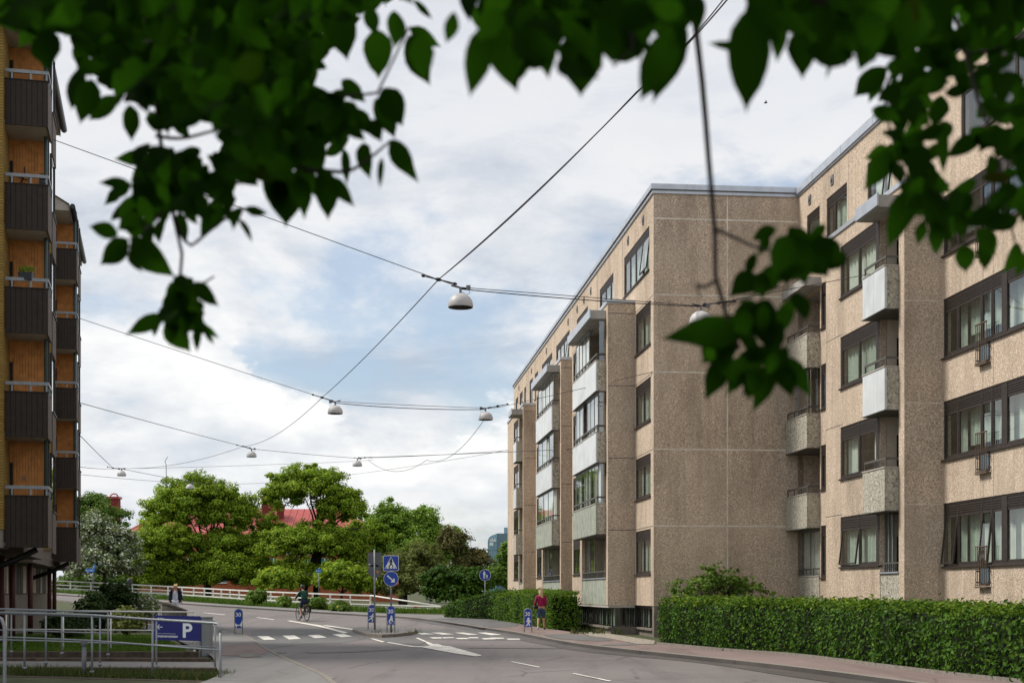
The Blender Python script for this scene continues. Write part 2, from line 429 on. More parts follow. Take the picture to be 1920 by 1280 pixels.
    M['skin'] = mat('skin', (.50, .27, .18), .6, .05)
    M['blond'] = mat('blond_hair', (.62, .46, .24), .6, .15, 30)
    M['magenta'] = mat('magenta_knit', (.32, .010, .075), .9, .1, 20)
    M['denim'] = mat('denim', (.055, .085, .145), .9, .25, 14)
    M['green'] = mat('green_jacket', (.006, .055, .032), .8, .1, 9)
    M['navyc'] = mat('navy_cloth', (.016, .024, .055), .85, .1, 9)
    M['whitec'] = mat('white_cloth', (.66, .68, .78), .9, .06, 9)
    M['helmet'] = mat('dark_helmet', (.028, .026, .022), .35, .1)
    M['maple'] = leafmat('maple_leaf', (.095, .180, .012), (.42, .57, .050), .4)
    M['maple2'] = leafmat('dark_leaf', (0.068, 0.135, 0.018), (0.180, 0.285, 0.042), .3)
    M['lime'] = leafmat('lime_leaf', (0.140, 0.266, 0.031), (0.308, 0.448, 0.063), .38)
    M['olive'] = leafmat('olive_leaf', (0.090, 0.128, 0.027), (0.225, 0.240, 0.063), .3)
    M['bronzeleaf'] = leafmat('bronze_leaf', (.075, .085, .022), (.19, .17, .06), .3)
    M['blossom'] = leafmat('blossom_leaf', (0.112, 0.158, 0.045), (0.195, 0.247, 0.090), .3, tip=(0.630, 0.660, 0.540))
    M['bush'] = leafmat('bush_leaf', (.016, .038, .010), (.045, .085, .018), .25)
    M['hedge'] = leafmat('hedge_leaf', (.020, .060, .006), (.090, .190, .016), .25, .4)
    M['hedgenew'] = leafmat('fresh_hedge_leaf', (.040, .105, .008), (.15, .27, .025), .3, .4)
    M['hedgelit'] = leafmat('hedge_sunlit_leaf', (0.090, 0.168, 0.014), (0.228, 0.336, 0.036), .35, .4)  # lighter copy of the hedge leaf, sunlight painted into its green
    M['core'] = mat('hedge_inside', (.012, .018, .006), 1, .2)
    M['grass'] = leafmat('grass_blade', (.055, .12, .012), (.13, .22, .03), .3)
    M['weeds'] = leafmat('weed_blade', (.030, .055, .012), (.11, .125, .035), .3)
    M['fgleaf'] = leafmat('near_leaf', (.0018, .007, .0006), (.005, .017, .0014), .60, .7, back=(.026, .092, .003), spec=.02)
build_mats()
M = MATS
# ------------------------------------------------------------------ ground, road, pavements
def ground():
    xs = sorted(set([-1500, -700, -350, -200, -130, -90] + list(range(-70, 41)) + [60, 100, 180, 350, 700, 1500]))
    ys = sorted(set([-300, -80, -30] + list(range(-10, 161)) + [175, 200, 260, 350, 500, 900, 1800, 3500]))
    vs = [(x, y, h(x, y)) for y in ys for x in xs]; n = len(xs)
    fs = [(j * n + i, j * n + i + 1, (j + 1) * n + i + 1, (j + 1) * n + i) for j in range(len(ys) - 1) for i in range(n - 1)]
    tag(MB().add(vs, fs, 0, True).build('ground', M['ground']), kind='structure')
ground()

flat2 = lambda p: Vector((p.x, p.y, 0))
KR = [Vector((9.6, 8, 0)), Vector((8.0, 18, 0))] + [flat2(G(*p)) for p in ((1612, 1276), (1459, 1255.5), (1319, 1240), (1190, 1226), (1103, 1216), (1047, 1206.7), (983, 1193),
      (953, 1187.5), (893, 1178), (825, 1167.5), (760, 1159.5), (690, 1155.5), (580, 1149), (480, 1142), (380, 1136), (342, 1133))] + [Vector((-42, 121, 0)), Vector((-62, 126, 0)), Vector((-85, 128, 0))]
KL = [Vector((-.6, 8, 0)), Vector((-1.9, 18, 0))] + [flat2(G(*p)) for p in ((627, 1278), (568, 1252.5), (503, 1222.5), (473, 1200), (451, 1189), (395, 1172))] + \
     [Vector((-18.5, 75, 0)), Vector((-25, 88, 0)), Vector((-34, 99, 0)), Vector((-48, 107, 0)), Vector((-66, 112, 0)), Vector((-85, 113, 0))]
KRs = smooth_line(KR, 220); KLs = smooth_line(KL, 220)
vs, fs = strip(KLs, KRs, .016, 14)
tag(MB().add(vs, fs, 0, True).build('road', M['asphalt']), kind='structure')

def side(line, d):
    out = []
    for i, p in enumerate(line):
        t = (line[min(i + 1, len(line) - 1)] - line[max(i - 1, 0)]).normalized(); out.append(p + Vector((t.y, -t.x, 0)) * d)
    return out

def kerb(line, d, name, hi=.13):
    a = line; b = side(line, d); mb = MB(); vs = []; n = len(a)
    for p, q in zip(a, b):
        hp = h(p.x, p.y)
        vs += [(p.x, p.y, hp - .05), (p.x, p.y, hp + hi), (q.x, q.y, hp + hi + .006), (q.x, q.y, hp - .05)]
    fs = []
    for i in range(n - 1):
        k = 4 * i; fs += [(k, k + 1, k + 5, k + 4), (k + 1, k + 2, k + 6, k + 5), (k + 2, k + 3, k + 7, k + 6)]
    mb.add(vs, fs); mb.m = [0 if i % 3 else 1 for i in range(len(fs))]; tag(mb.build(name, [M['kerb'], M['wet']]), kind='structure')
kerb(KRs, .16, 'kerb', .115)
kerb(KLs, -.11, 'kerb', .085)
# right pavement: between kerb and hedges
BR = [Vector((13.5, 8, 0)), Vector((11.8, 18, 0))] + [flat2(G(x, y, .1)) for x, y in ((1920, 1278), (1656, 1248), (1546, 1232.5), (1468, 1224), (1380, 1219), (1240, 1207), (1190, 1204), (1140, 1196), (1090, 1187), (1047, 1180), (980, 1170), (927, 1160.5), (870, 1157.5))]
k0 = min(range(220), key=lambda i: (KRs[i] - flat2(G(800, 1164))).length)
vs, fs = strip(side(resample(KRs[:k0 + 1], 90), .15), smooth_line(BR, 90), .10, 6)
tag(MB().add(vs, fs, 0, True).build('pavement', M['pink']), kind='structure')
# grey asphalt pavement patches as in the photo, laid over the pink one
def patch(name, pts, mt, dz, m=0):
    P = [G(x, y, dz) for x, y in pts]
    o = MB().add(P, [tuple(t) for t in geometry.tessellate_polygon([P])]).build(name, mt); return tag(o, kind='structure')
patch('pavement_patch', [(800, 1160), (870, 1157.6), (925, 1160.4), (975, 1167), (968, 1174), (930, 1175.5), (905, 1176.5), (880, 1172)], M['patch'], .108)
patch('pavement_patch', [(1018, 1189), (1062, 1187.5), (1105, 1190.5), (1135, 1196), (1150, 1200), (1120, 1201), (1085, 1199.5), (1042, 1196)], M['patch'], .108)
patch('pavement_patch', [(1140, 1206), (1205, 1205.5), (1195, 1208), (1160, 1209.5), (1125, 1208.5)], M['patch'], .108)
# far pavement beside the bridge railing
FB = [p + Vector((.0, .0, 0)) for p in side(KRs[k0:], 3.6)]
vs, fs = strip(side(KRs[k0:], .15), FB, .12, 3)
tag(MB().add(vs, fs, 0, True).build('pavement', M['walk']), kind='structure')
# left pavement
k1 = min(range(220), key=lambda i: (KLs[i] - Vector((-25, 88, 0))).length)
BL = [Vector((-6.2, 8, 0)), Vector((-5.9, 18, 0)), Vector((-5.2, 25.5, 0)), Vector((-6.35, 30.5, 0)), Vector((-7.6, 36, 0)), Vector((-10.2, 44, 0)), Vector((-13.2, 54, 0)), Vector((-16.2, 62, 0)), Vector((-21, 75, 0)), Vector((-28, 90, 0))]
vs, fs = strip(side(resample(KLs[:k1 + 1], 90), -.10), smooth_line(BL, 90), .078, 6)
tag(MB().add(vs, fs, 0, True).build('pavement', M['walk']), kind='structure')
patch('pavement_patch', [(418, 1209), (478, 1207), (502, 1219), (500, 1225), (450, 1229), (416, 1228)], M['pink'], .086)
patch('paving_slabs', [(447, 1224), (483, 1223.5), (492, 1230), (452, 1231)], M['concrete'], .092)
# patched asphalt of the crossing and darker repairs
patch('road_patch', [(470, 1183), (560, 1177), (668, 1184), (690, 1196), (640, 1205), (560, 1208), (498, 1216), (476, 1200)], M['patch'], .022)
patch('road_patch', [(778, 1181), (850, 1180), (945, 1187), (985, 1196), (940, 1200), (800, 1198), (775, 1190)], M['patch'], .022)
patch('road_patch', [(690, 1197), (780, 1191), (800, 1202), (790, 1209), (745, 1206)], M['patch'], .024)
patch('road_crack', [(570, 1222), (640, 1220.5), (750, 1216), (752, 1216.8), (660, 1222), (580, 1223.5)], M['patch'], .026)
patch('road_crack', [(875, 1213), (960, 1213.5), (1060, 1214.5), (1060, 1215.2), (950, 1214.6), (880, 1214)], M['patch'], .026)

# darker wet gutter along the right kerb, drain by the left kerb
vs, fs = strip([p.lerp(q, .75 + .25 * math.sin(i * .37) * math.sin(i * .11)) for i, (p, q) in enumerate(zip(KRs[20:k0 + 4], side(KRs[20:k0 + 4], -.95)))], side(KRs[20:k0 + 4], -.004), .024, 2)
tag(MB().add(vs, fs).build('gutter_strip', M['wet']), kind='structure')
patch('concrete_patch', [(506, 1220.5), (522, 1219.5), (528, 1223), (512, 1225)], M['concrete'], .025)
patch('concrete_patch', [(570, 1251), (585, 1252), (628, 1270), (622, 1272)], M['concrete'], .025)
def grate(px, py):
    p = G(px, py, .03); t = thing('drain_grate', 'iron drain grate in the road beside the left kerb', 'drain', p); mb = MB()
    mb.box(world, (p.x - .22, p.y - .22, .018), (p.x + .22, p.y + .22, .031)); mb.build('frame', M['rail'], t); mb = MB()
    for i in range(6): mb.box(world, (p.x - .19 + i * .066, p.y - .19, .0315), (p.x - .15 + i * .066, p.y + .19, .038))
    mb.build('bars', M['galvd'], t)
grate(519, 1222.5)
# road markings
def mark(name, polys, dz=.030):
    mb = MB()
    for pts in polys:
        P = [G(x, y, dz) for x, y in pts]; mb.add(P, [tuple(t) for t in geometry.tessellate_polygon([P])])
    tag(mb.build(name, M['paint']), kind='structure')
for q in ([(482, 1191.7), (503, 1191.7), (517, 1198), (495, 1198.7)], [(529, 1190.8), (552, 1190), (564, 1196.7), (542, 1197.8)], [(577, 1190), (598, 1188.8), (613, 1194.5), (590, 1195.4)], [(622, 1188.3), (643, 1187), (661, 1192.5), (640, 1193.6)],
          [(782, 1186.2), (797, 1186), (815, 1188.2), (790, 1188.4)], [(808, 1185.3), (826, 1185), (852, 1188.3), (830, 1188.8)], [(852, 1185.3), (868, 1185), (898, 1188.8), (878, 1189.1)], [(895, 1185.3), (911, 1185), (941, 1188.8), (921, 1189.6)]):
    mark('crosswalk_stripe', [q])
for q in ([(805, 1194.1), (827, 1193.9), (829, 1196), (812, 1196.2)], [(829, 1193.9), (850, 1193.6), (852, 1195.2), (831, 1195.6)], [(853, 1195.2), (876, 1195), (880, 1197), (860, 1197.2)], [(878, 1193.9), (896, 1193.6), (898, 1195.4), (880, 1195.6)],
          [(902, 1195.8), (922, 1195.4), (930, 1197.4), (908, 1197.8)], [(917, 1194.3), (944, 1194.8), (946, 1196.4), (926, 1196.6)], [(948, 1196.2), (974, 1196.4), (976, 1198.2), (953, 1198.2)]):
    mark('give_way_mark', [q])
mark('centre_line', [[(958, 1239.7), (961, 1239.2), (1013, 1249.6), (1010, 1250.3)]]); mark('centre_line', [[(1073, 1261.9), (1077, 1261.3), (1147, 1275.6), (1142, 1276.3)]])
mark('centre_line', [[(1255, 1300), (1260, 1299), (1370, 1322), (1362, 1324)]])
mark('guide_line', [[(538, 1163.4), (545, 1162.6), (600, 1171.4), (653, 1185), (645, 1186.5), (596, 1173.5)]], .028); mark('guide_line', [[(605, 1172), (611, 1171.2), (676, 1180.3), (670, 1181.4)]], .028)
mark('guide_line', [[(380, 1148.2), (384, 1147.7), (424, 1151.7), (420, 1152.2)]], .028); mark('guide_line', [[(480, 1157), (484, 1156.6), (516, 1160.6), (512, 1161.2)]], .028)
mark('guide_line', [[(694, 1196.4), (699, 1196), (722, 1202.4), (717, 1203.2)], [(724, 1203.6), (730, 1203.2), (776, 1210.5), (800, 1210.8), (800, 1212.6), (772, 1212)]])
mark('hatched_wedge', [[(779, 1195), (784, 1194.7), (800, 1201.6), (796, 1202.2)], [(797, 1202.6), (801, 1202), (812, 1206.2), (822, 1206.4), (830, 1209.5), (845, 1211), (870, 1218), (903, 1227.6), (901, 1229), (890, 1229.3), (850, 1223.5), (820, 1218), (793, 1212.8), (792, 1211), (806, 1209.6)]], .031)

# ------------------------------------------------------------------ big right-hand apartment building
aR = math.atan(270 / FOC)
C0 = Vector(((1225.3 - 960) / FOC * 51.5, 51.5, 0))
def FR(u, v, z):                # u runs away from the camera along the street, v away from the street
    return Vector((C0.x - math.sin(aR) * u + math.cos(aR) * v, C0.y + math.cos(aR) * u + math.sin(aR) * v, z))
FL0 = [1.14, 4.04, 6.82, 9.61, 12.41, 15.17]       # slab levels
TOPZ, ROOFZ = 16.06, 16.40
VN = 5.364; BAYD = 1.065

def wall(mb, fr, u0, u1, z0, z1, v, th, holes=(), m=0):
    """wall sheet at v with real openings, thickness th away from the street"""
    us = sorted({u0, u1, *[q for q_ in holes for q in q_[:2]]}); zs = sorted({z0, z1, *[q for q_ in holes for q in q_[2:]]})
    us = [u for u in us if u0 <= u <= u1]; zs = [z for z in zs if z0 <= z <= z1]
    inh = lambda u, z: any(a < u < b and c < z < d for a, b, c, d in holes)
    for i in range(len(us) - 1):
        for j in range(len(zs) - 1):
            a, b, c, d = us[i], us[i + 1], zs[j], zs[j + 1]
            if inh((a + b) / 2, (c + d) / 2): continue
            mb.add([fr(a, v, c), fr(b, v, c), fr(b, v, d), fr(a, v, d)], [(0, 1, 2, 3)], m)
    for a, b, c, d in holes:
        a, b, c, d = max(a, u0), min(b, u1), max(c, z0), min(d, z1)
        for p, q, r, s in (((a, c), (b, c), 0, 0), ((b, c), (b, d), 0, 0), ((b, d), (a, d), 0, 0), ((a, d), (a, c), 0, 0)):
            mb.add([fr(p[0], v, p[1]), fr(q[0], v, q[1]), fr(q[0], v + th, q[1]), fr(p[0], v + th, p[1])], [(0, 1, 2, 3)], m)

def sash(mf, mg, fr, a, b, c, d, v, tilt=0.0, w=.045, open_u=None):
    """one glazed sash, frame w wide; tilt pushes the bottom rail towards the street"""
    f = lambda u, q, z: fr(u, v + q - tilt * (d - z) / (d - c), z)
    for (x0, x1, z0, z1) in ((a, b, c, c + w), (a, b, d - w, d), (a, a + w, c + w, d - w), (b - w, b, c + w, d - w)):
        mf.box(f, (x0, -.016, z0), (x1, .03, z1))
    mg.add([f(a + w, 0, c + w), f(b - w, 0, c + w), f(b - w, 0, d - w), f(a + w, 0, d - w)], [(0, 1, 2, 3)])

def curtain(fr, a, b, c, d, v, mt, parent, seed):
    rg = random.Random(seed); n = max(8, int((b - a) * 14)); vs = []; ph = rg.random() * 6
    for i in range(n + 1):
        u = a + (b - a) * i / n; q = .035 * math.sin(u * 21 + ph) + .02 * math.sin(u * 47 + ph)
        vs += [fr(u, v + q, c), fr(u, v + q, d)]
    MB().add(vs, [(2 * i, 2 * i + 2, 2 * i + 3, 2 * i + 1) for i in range(n)], 0, True).build('curtain', mt, parent)

wseed = [3]
def window(parent, fr, u0, u1, z0, z1, v, panes, header=.34, tilts=(), post=None, drape=None, sill=True, rec=.035):
    """dark framed window with a louvred head; panes = fractions of the width"""
    wseed[0] += 1; rg = random.Random(wseed[0]); fw = .06
    f = MB(); g = MB(); vv = v + rec
    for (a, b, c, d) in ((u0, u1, z0, z0 + fw), (u0, u1, z1 - .05, z1), (u0, u0 + fw, z0 + fw, z1 - .05), (u1 - fw, u1, z0 + fw, z1 - .05)):
        f.box(fr, (a, vv - .012, c), (b, vv + .08, d))
    if header:
        zt = z1 - .05; zb = z1 - header
        f.box(fr, (u0 + fw, vv + .002, zb), (u1 - fw, vv + .05, zt))
        for k in range(4): zc = zb + .04 + (zt - zb - .05) * k / 4; f.box(fr, (u0 + fw, vv - .014, zc), (u1 - fw, vv + .001, zc + .028))
        zt = zb
    else: zt = z1 - .05
    us = [u0 + fw + (u1 - u0 - 2 * fw) * q for q in panes]
    for k in range(len(us) - 1):
        a, b = us[k], us[k + 1]
        if k: f.box(fr, (a - .03, vv - .010, z0 + fw), (a + .03, vv + .07, z1 - .05))
        lo = a + (.03 if k else 0); hi_ = b - (.03 if k < len(us) - 2 else 0)
        sash(f, g, fr, lo + .004, hi_ - .004, z0 + fw + .004, zt - .004, vv + .015, tilts[k] if k < len(tilts) else 0.0)
    if post: f.box(fr, (post[0], vv - .018, z0 + fw), (post[1], vv + .072, z1 - .05))
    if sill: f.box(fr, (u0 - .03, v - .06, z0 - .05), (u1 + .03, v + .05, z0 - .003))
    wo = f.build('window', M['frame'], parent); g.build('pane', M['glass'], wo)
    q = rg.random() if drape is None else drape
    if q > 1: curtain(fr, u0 + .08, u1 - .08, z0 + .06, z1 - .1, vv + .20, M['curtaing'] if q < 2.5 else M['curtain'], wo, wseed[0])
    elif q < .35:
        wd = (u1 - u0) * rg.uniform(.18, .3); curtain(fr, u0 + .1, u0 + .1 + wd, z0 + .1, z1 - .1, vv + .24, M['curtain'], wo, wseed[0])
        if q < .2: curtain(fr, u1 - .1 - wd * .8, u1 - .1, z0 + .1, z1 - .1, vv + .24, M['curtain'], wo, wseed[0] + 7)
    elif q < .72: curtain(fr, u0 + .1, u1 - .1, z0 + (z1 - z0) * rg.choice((.1, .1, .3, .45)), z1 - .1, vv + .26, M['curtaing'] if q > .5 else M['curtain'], wo, wseed[0])
    return wo

def balcony(parent, fr, u0, u1, vb, vback, zf, face, sides, glaz=None, top=None, rail=True):
    """parapet box u0..u1, street face at vb; floor level zf"""
    mb = MB(); mb.box(fr, (u0 + .01, vb + .012, zf - .14), (u1 - .01, vback, zf - .02))
    mb.box(fr, (u0 - .015, vb - .02, zf + 1.03), (u1 + .015, vb + .085, zf + 1.065)); mb.box(fr, (u0 - .015, vb + .085, zf + 1.03), (u0 + .085, vback, zf + 1.065))
    mb.box(fr, (u1 - .085, vb + .085, zf + 1.03), (u1 + .015, vback, zf + 1.065))
    mb.box(fr, (u0 - .02, vb - .02, zf - .165), (u1 + .02, vback, zf - .143), 1)
    o = mb.build('balcony', [M['soffit'], M['rail']], parent)
    p = MB(); n = max(2, int((u1 - u0) / 1.1))
    for k in range(n): p.box(fr, (u0 + .004 + (u1 - u0) * k / n, vb, zf - .14), (u0 - .004 + (u1 - u0) * (k + 1) / n, vb + .06, zf + 1.028))
    p.build('front_panel', M[face], o)
    for a, b in ((u0, u0 + .06), (u1 - .06, u1)):
        MB().box(fr, (a, vb + .062, zf - .14), (b, vback, zf + 1.028)).build('side_panel', M[sides], o)
    if rail:
        r = MB(); zt = zf + 1.30
        r.box(fr, (u0 + .02, vb + .04, zt - .03), (u1 - .02, vb + .08, zt + .03)); r.box(fr, (u0 + .02, vb + .08, zt - .03), (u0 + .06, vback, zt + .03))
        k = max(2, int((u1 - u0) / .75))
        for i in range(k + 1): u = u0 + .03 + (u1 - u0 - .1) * i / k; r.box(fr, (u, vb + .045, zf + 1.066), (u + .035, vb + .075, zt - .03))
        nn = max(1, int((vback - vb) / .45))
        for i in range(1, nn + 1): vq = vb + .06 + (vback - vb - .1) * i / nn; r.box(fr, (u0 + .025, vq, zf + 1.066), (u0 + .055, vq + .03, zt - .03))
        r.build('railing', M['rail'], o)
    if glaz:
        f = MB(); g = MB(); zt = top if top else zf + 2.62; z0 = zf + 1.07
        for (a, b) in glaz:
            for q in (a, b): f.box(fr, (q - .012, vb + .11, z0), (q + .012, vb + .14, zt))
            f.box(fr, (a + .012, vb + .11, zt - .05), (b - .012, vb + .14, zt)); f.box(fr, (a + .012, vb + .112, z0), (b - .012, vb + .138, z0 + .03))
            g.add([fr(a + .012, vb + .125, z0 + .03), fr(b - .012, vb + .125, z0 + .03), fr(b - .012, vb + .125, zt - .05), fr(a + .012, vb + .125, zt - .05)], [(0, 1, 2, 3)])
        for q in (.5, 1.0):
            vq = vb + .15 + (vback - vb - .2) * q
            f.box(fr, (u0 + .10, vq - .012, z0), (u0 + .12, vq + .012, zt))
        g.add([fr(u0 + .11, vb + .15, z0), fr(u0 + .11, vback - .06, z0), fr(u0 + .11, vback - .06, zt), fr(u0 + .11, vb + .15, zt)], [(0, 1, 2, 3)])
        go = f.build('glazing', M['galv'], o); g.build('pane', M['glazing'], go) if False else adopt(g.build('pane', M['glazing']), o)
        k = 0
        for (a, b) in glaz:
            k += 1
            if (k + int(zf)) % 3 != 1: curtain(fr, a + .03, b - .03, z0 + .02, zt - .06, vb + .24, M['curtain'], o, int(zf * 10) + k)  # white cloth added behind the glazing so panes look bright like reflected sky
    return o

def building():
    B = thing('apartment_building', 'five storey pebble concrete apartment building with white balconies along the right side', 'building', FR(0, 0, 0))
    # --- far street wall (A), with the window holes
    tops = [(.76, 5.92), (8.47, 11.98), (15.49, 18.98), (21.54, 26.73), (28.46, 33.23), (35.1, 36.76), (37.91, 39.69), (41.69, 42.81), (43.78, 45.6), (46.67, 48.27)]
    zt0, zt1 = 13.5, 15.1
    holes = [(a, b, zt0, zt1) for a, b in tops]
    corner = [(.5, 3.44, FL0[k] + 1.22 - (.1 if k else 0.05), FL0[k + 1] - .08) for k in range(4)]
    midn = [(a, a + 2.0, FL0[k] + 1.15, FL0[k + 1] - .08) for k in range(4) for a in (14.2, 28.6)]
    holes += corner + midn
    mb = MB(); wall(mb, FR, 0, 49.2, FL0[0], TOPZ, 0, .22, holes)
    for u in (6.3, 12.6, 20.4, 27.4, 34.1, 40.6): mb.box(FR, (u - .012, -.003, FL0[4] - .1), (u + .012, .02, TOPZ), 2)
    for z in FL0[1:5]: mb.box(FR, (.02, -.003, z - .012), (3.58, .02, z + .012), 2)
    mb.box(FR, (3.46, -.006, FL0[0]), (3.50, .02, FL0[4]), 1)
    mb.box(FR, (49.2, 0, 0), (49.5, VN + 8, TOPZ)); mb.build('wall', [M['pebble'], M['joint'], M['rail']], B)
    # --- gable
    mb = MB(); mb.add([FR(0, 0, FL0[0]), FR(0, VN + 1, FL0[0]), FR(0, VN + 1, TOPZ), FR(0, 0, TOPZ)], [(0, 1, 2, 3)])
    for z in FL0[1:]: mb.box(FR, (-.004, .004, z - .026), (.01, VN, z + .026), 1)
    mb.box(FR, (-.005, 2.71, FL0[0]), (.01, 2.755, TOPZ), 1)
    mb.box(FR, (-.006, .0, FL0[0]), (.01, .012, TOPZ), 1)
    mb.build('wall', [M['pebble'], M['joint']], B)
    # --- near street wall (N)
    ntop = [(-2.53, -1.08), (-5.36, -3.28), (-9.37, -7.31), (-18.4, -14.4), (-25, -20.5)]
    nh = [(a, b, zt0, zt1) for a, b in ntop]
    nar = [(-3.35, -2.66, FL0[k] + (1.15 if k else 1.0), FL0[k + 1] - .1) for k in range(4)]
    strips = [(-27.5, -13.22, FL0[k] + 1.20, FL0[k + 1] + .02) for k in range(4)]
    doors = [(-15.52, -14.98, FL0[k] + .48, FL0[k] + 1.2) for k in range(4)] + [(-23.3, -22.7, FL0[k] + .48, FL0[k] + 1.2) for k in range(4)]
    log = [(-2.56, 0, FL0[k], FL0[k + 1] - .18) for k in range(5 - 1)]
    mb = MB(); wall(mb, FR, -30, 0, FL0[0], TOPZ, VN, .22, nh + nar + strips + log)
    for k in range(4):
        for u in (-15.75, -16.35, -19.2, -24): mb.box(FR, (u - .008, VN - .003, FL0[k] + .03), (u + .008, VN + .02, FL0[k] + 1.13), 2)
    for u in (-5.55, -10.2): mb.box(FR, (u - .012, VN - .003, FL0[4] + .6), (u + .012, VN + .02, TOPZ), 2)
    mb.build('wall', [M['pebble'], M['joint'], M['rail']], B)
    # --- cores that close the rooms
    mb = MB(); mb.box(FR, (.3, .95, .0), (49.0, VN + 7.8, TOPZ - .1)); mb.build('room_wall', M['interior'], B)
    mb = MB(); mb.box(FR, (-29.8, VN + 1.3, .0), (.25, VN + 7.8, TOPZ - .1)); mb.build('room_wall', M['interior'], B)
    mb = MB(); mb.box(FR, (-30.2, VN, 0), (-30, VN + 8, TOPZ)); mb.build('wall', M['pebble'], B)
    # --- roof edge in sheet metal
    mb = MB()
    mb.box(FR, (-.10, -.10, TOPZ + .13), (49.6, VN + 8, ROOFZ)); mb.box(FR, (-.06, -.06, TOPZ), (49.55, VN + 7.9, TOPZ + .13), 0)
    mb.box(FR, (-.12, -.115, TOPZ + .118), (49.6, VN + 1, TOPZ + .142), 1)
    mb.box(FR, (-30.3, VN - .10, TOPZ + .06), (-.104, VN + 8, ROOFZ)); mb.box(FR, (-30.25, VN - .05, TOPZ), (-.062, VN + 7.9, TOPZ + .06))
    for u in range(-29, 0, 3): mb.box(FR, (u, VN - .108, TOPZ + .05), (u + .02, VN + .5, ROOFZ + .006))
    for q in (1.2, 2.5, 3.8): mb.box(FR, (-.108, q, TOPZ + .12), (.5, q + .02, ROOFZ + .006))
    for u in range(2, 48, 3): mb.box(FR, (u, -.108, TOPZ + .12), (u + .02, .5, ROOFZ + .006))
    mb.build('roof_edge', [M['flash'], M['rail']], B)
    # --- small square vents under the roof
    for u, v in ((1.9, 0), (5.0, 0), (14.5, 0), (16.6, 0), (18.8, 0), (22, 0), (31, 0), (38.5, 0), (46, 0), (-1.45, VN), (-3.9, VN), (-12, VN), (-17, VN)):
        mb = MB(); mb.box(FR, (u - .13, v - .035, 15.42), (u + .13, v + .05, 15.74)); mb.box(FR, (u - .07, v - .042, 15.48), (u + .07, v - .03, 15.62), 1)
        mb.build('vent', [M['galvd'], M['dark']], B)
    # --- windows of wall A
    pt = [[0, .27, .55, .78, 1], [0, .22, .6, 1], [0, .5, 1], [0, .2, .45, .72, 1], [0, .33, .66, 1], [0, 1], [0, .5, 1], [0, 1], [0, .5, 1], [0, 1]]
    for i, (a, b) in enumerate(tops):
        window(B, FR, a, b, zt0, zt1, 0, pt[i], .26, tilts=(.16,) if i in (0, 3) else (), drape=3 if i % 3 else 2, sill=True)
    for k, c in enumerate(corner): window(B, FR, *c, 0, [0, .5, 1], .36, drape=2)
    for c in midn: window(B, FR, *c, 0, [0, 1], .3)
    # --- windows of wall N
    for i, (a, b) in enumerate(ntop):
        window(B, FR, a, b, zt0, zt1, VN, [[0, 1], [0, .62, 1], [0, .3, 1], [0, .2, .6, 1], [0, .5, 1]][i], .28, tilts=(.15,) if i in (2,) else (), drape=(2, 2, 3, .9, 2)[i])
    for c in nar: window(B, FR, *c, VN, [0, 1], .3, drape=.9)
    for k in range(4):
        z0, z1 = FL0[k] + 1.20, FL0[k + 1] + .02
        f = lambda u: (u + 27.5) / (27.5 - 13.22)
        tl = [0] * 12
        wo = window(B, FR, -27.5, -13.22, z0, z1, VN, [0, f(-25.6), f(-24.2), f(-23.3), f(-22.7), f(-20.6), f(-18.9), f(-16.95), f(-16.18), f(-15.55), f(-14.08), 1], .34,
               tilts=[0, 0, 0, 0, 0, 0, 0, 0, .13, 0, .15, 0] if k == 0 else ([0] * 12), drape=.95, post=(-17.08, -16.78))
        curtain(FR, -27.4, -13.3, z0 + (.06, .5, .3, .6)[k], z1 - .1, VN + .62, M['curtaing'], wo, 80 + k)
        if k in (0, 1, 2):
            curtain(FR, -16.1, -14.2, z0 + (.08, .3, .45)[k], z1 - .1, VN + .36, M['curtaing'], wo, 40 + k); curtain(FR, -20.2, -16.4, z0 + .1, z1 - .1, VN + .34, M['curtain'], wo, 50 + k)
            curtain(FR, -13.9, -13.28, z0 + .1, z1 - .1, VN + .4, M['curtaing'], wo, 60 + k)
        for ud in (-15.87,):     # narrow casement with a bronze guard grille reaching below the sill
            gq = MB(); za, zb = FL0[k] + .66, FL0[k] + 1.68; vq = VN - .11
            gq.box(FR, (ud - .33, vq - .02, zb - .03), (ud + .33, vq + .02, zb)); gq.box(FR, (ud - .33, vq - .02, za), (ud + .33, vq + .02, za + .03))
            for i in range(7): x = ud - .31 + .62 * i / 6; gq.box(FR, (x - .008, vq - .008, za + .03), (x + .008, vq + .008, zb - .03))
            gq.box(FR, (ud - .34, vq - .02, za - .05), (ud + .34, VN - .002, za - .012))
            for z in (za + .08, za + .36):
                for x in (ud - .36, ud + .32): gq.box(FR, (x, vq + .02, z), (x + .035, VN - .004, z + .035))
            gq.build('guard_grille', M['bronze'], B)
            dq = MB(); zt = FL0[k] + 1.147; dq.box(FR, (ud - .30, VN - .014, FL0[k] + .68), (ud + .30, VN - .003, zt)); dq.box(FR, (ud - .24, VN - .018, FL0[k] + .73), (ud + .24, VN - .0145, zt - .02), 1); dq.build('casement_foot', [M['frame'], M['towerdark']], B)
    # --- loggia recess in the inner corner, balconies hung before it
    mb = MB()
    mb.box(FR, (-2.56, VN + .9, 0), (-.004, VN + 1.0, FL0[4] - .15)); mb.box(FR, (-2.66, VN + .22, 0), (-2.562, VN + 1.0, FL0[4] - .15))
    for k in range(16): u = -2.5 + k * .156; mb.box(FR, (u, VN + .885, 0), (u + .14, VN + .899, FL0[4] - .15))
    for k in range(4): mb.box(FR, (-.95, VN + .86, FL0[k] + .05), (-.2, VN + .884, FL0[k] + 2.1), 1)
    mb.build('loggia_wall', [M['cladding'], M['dark']], B)
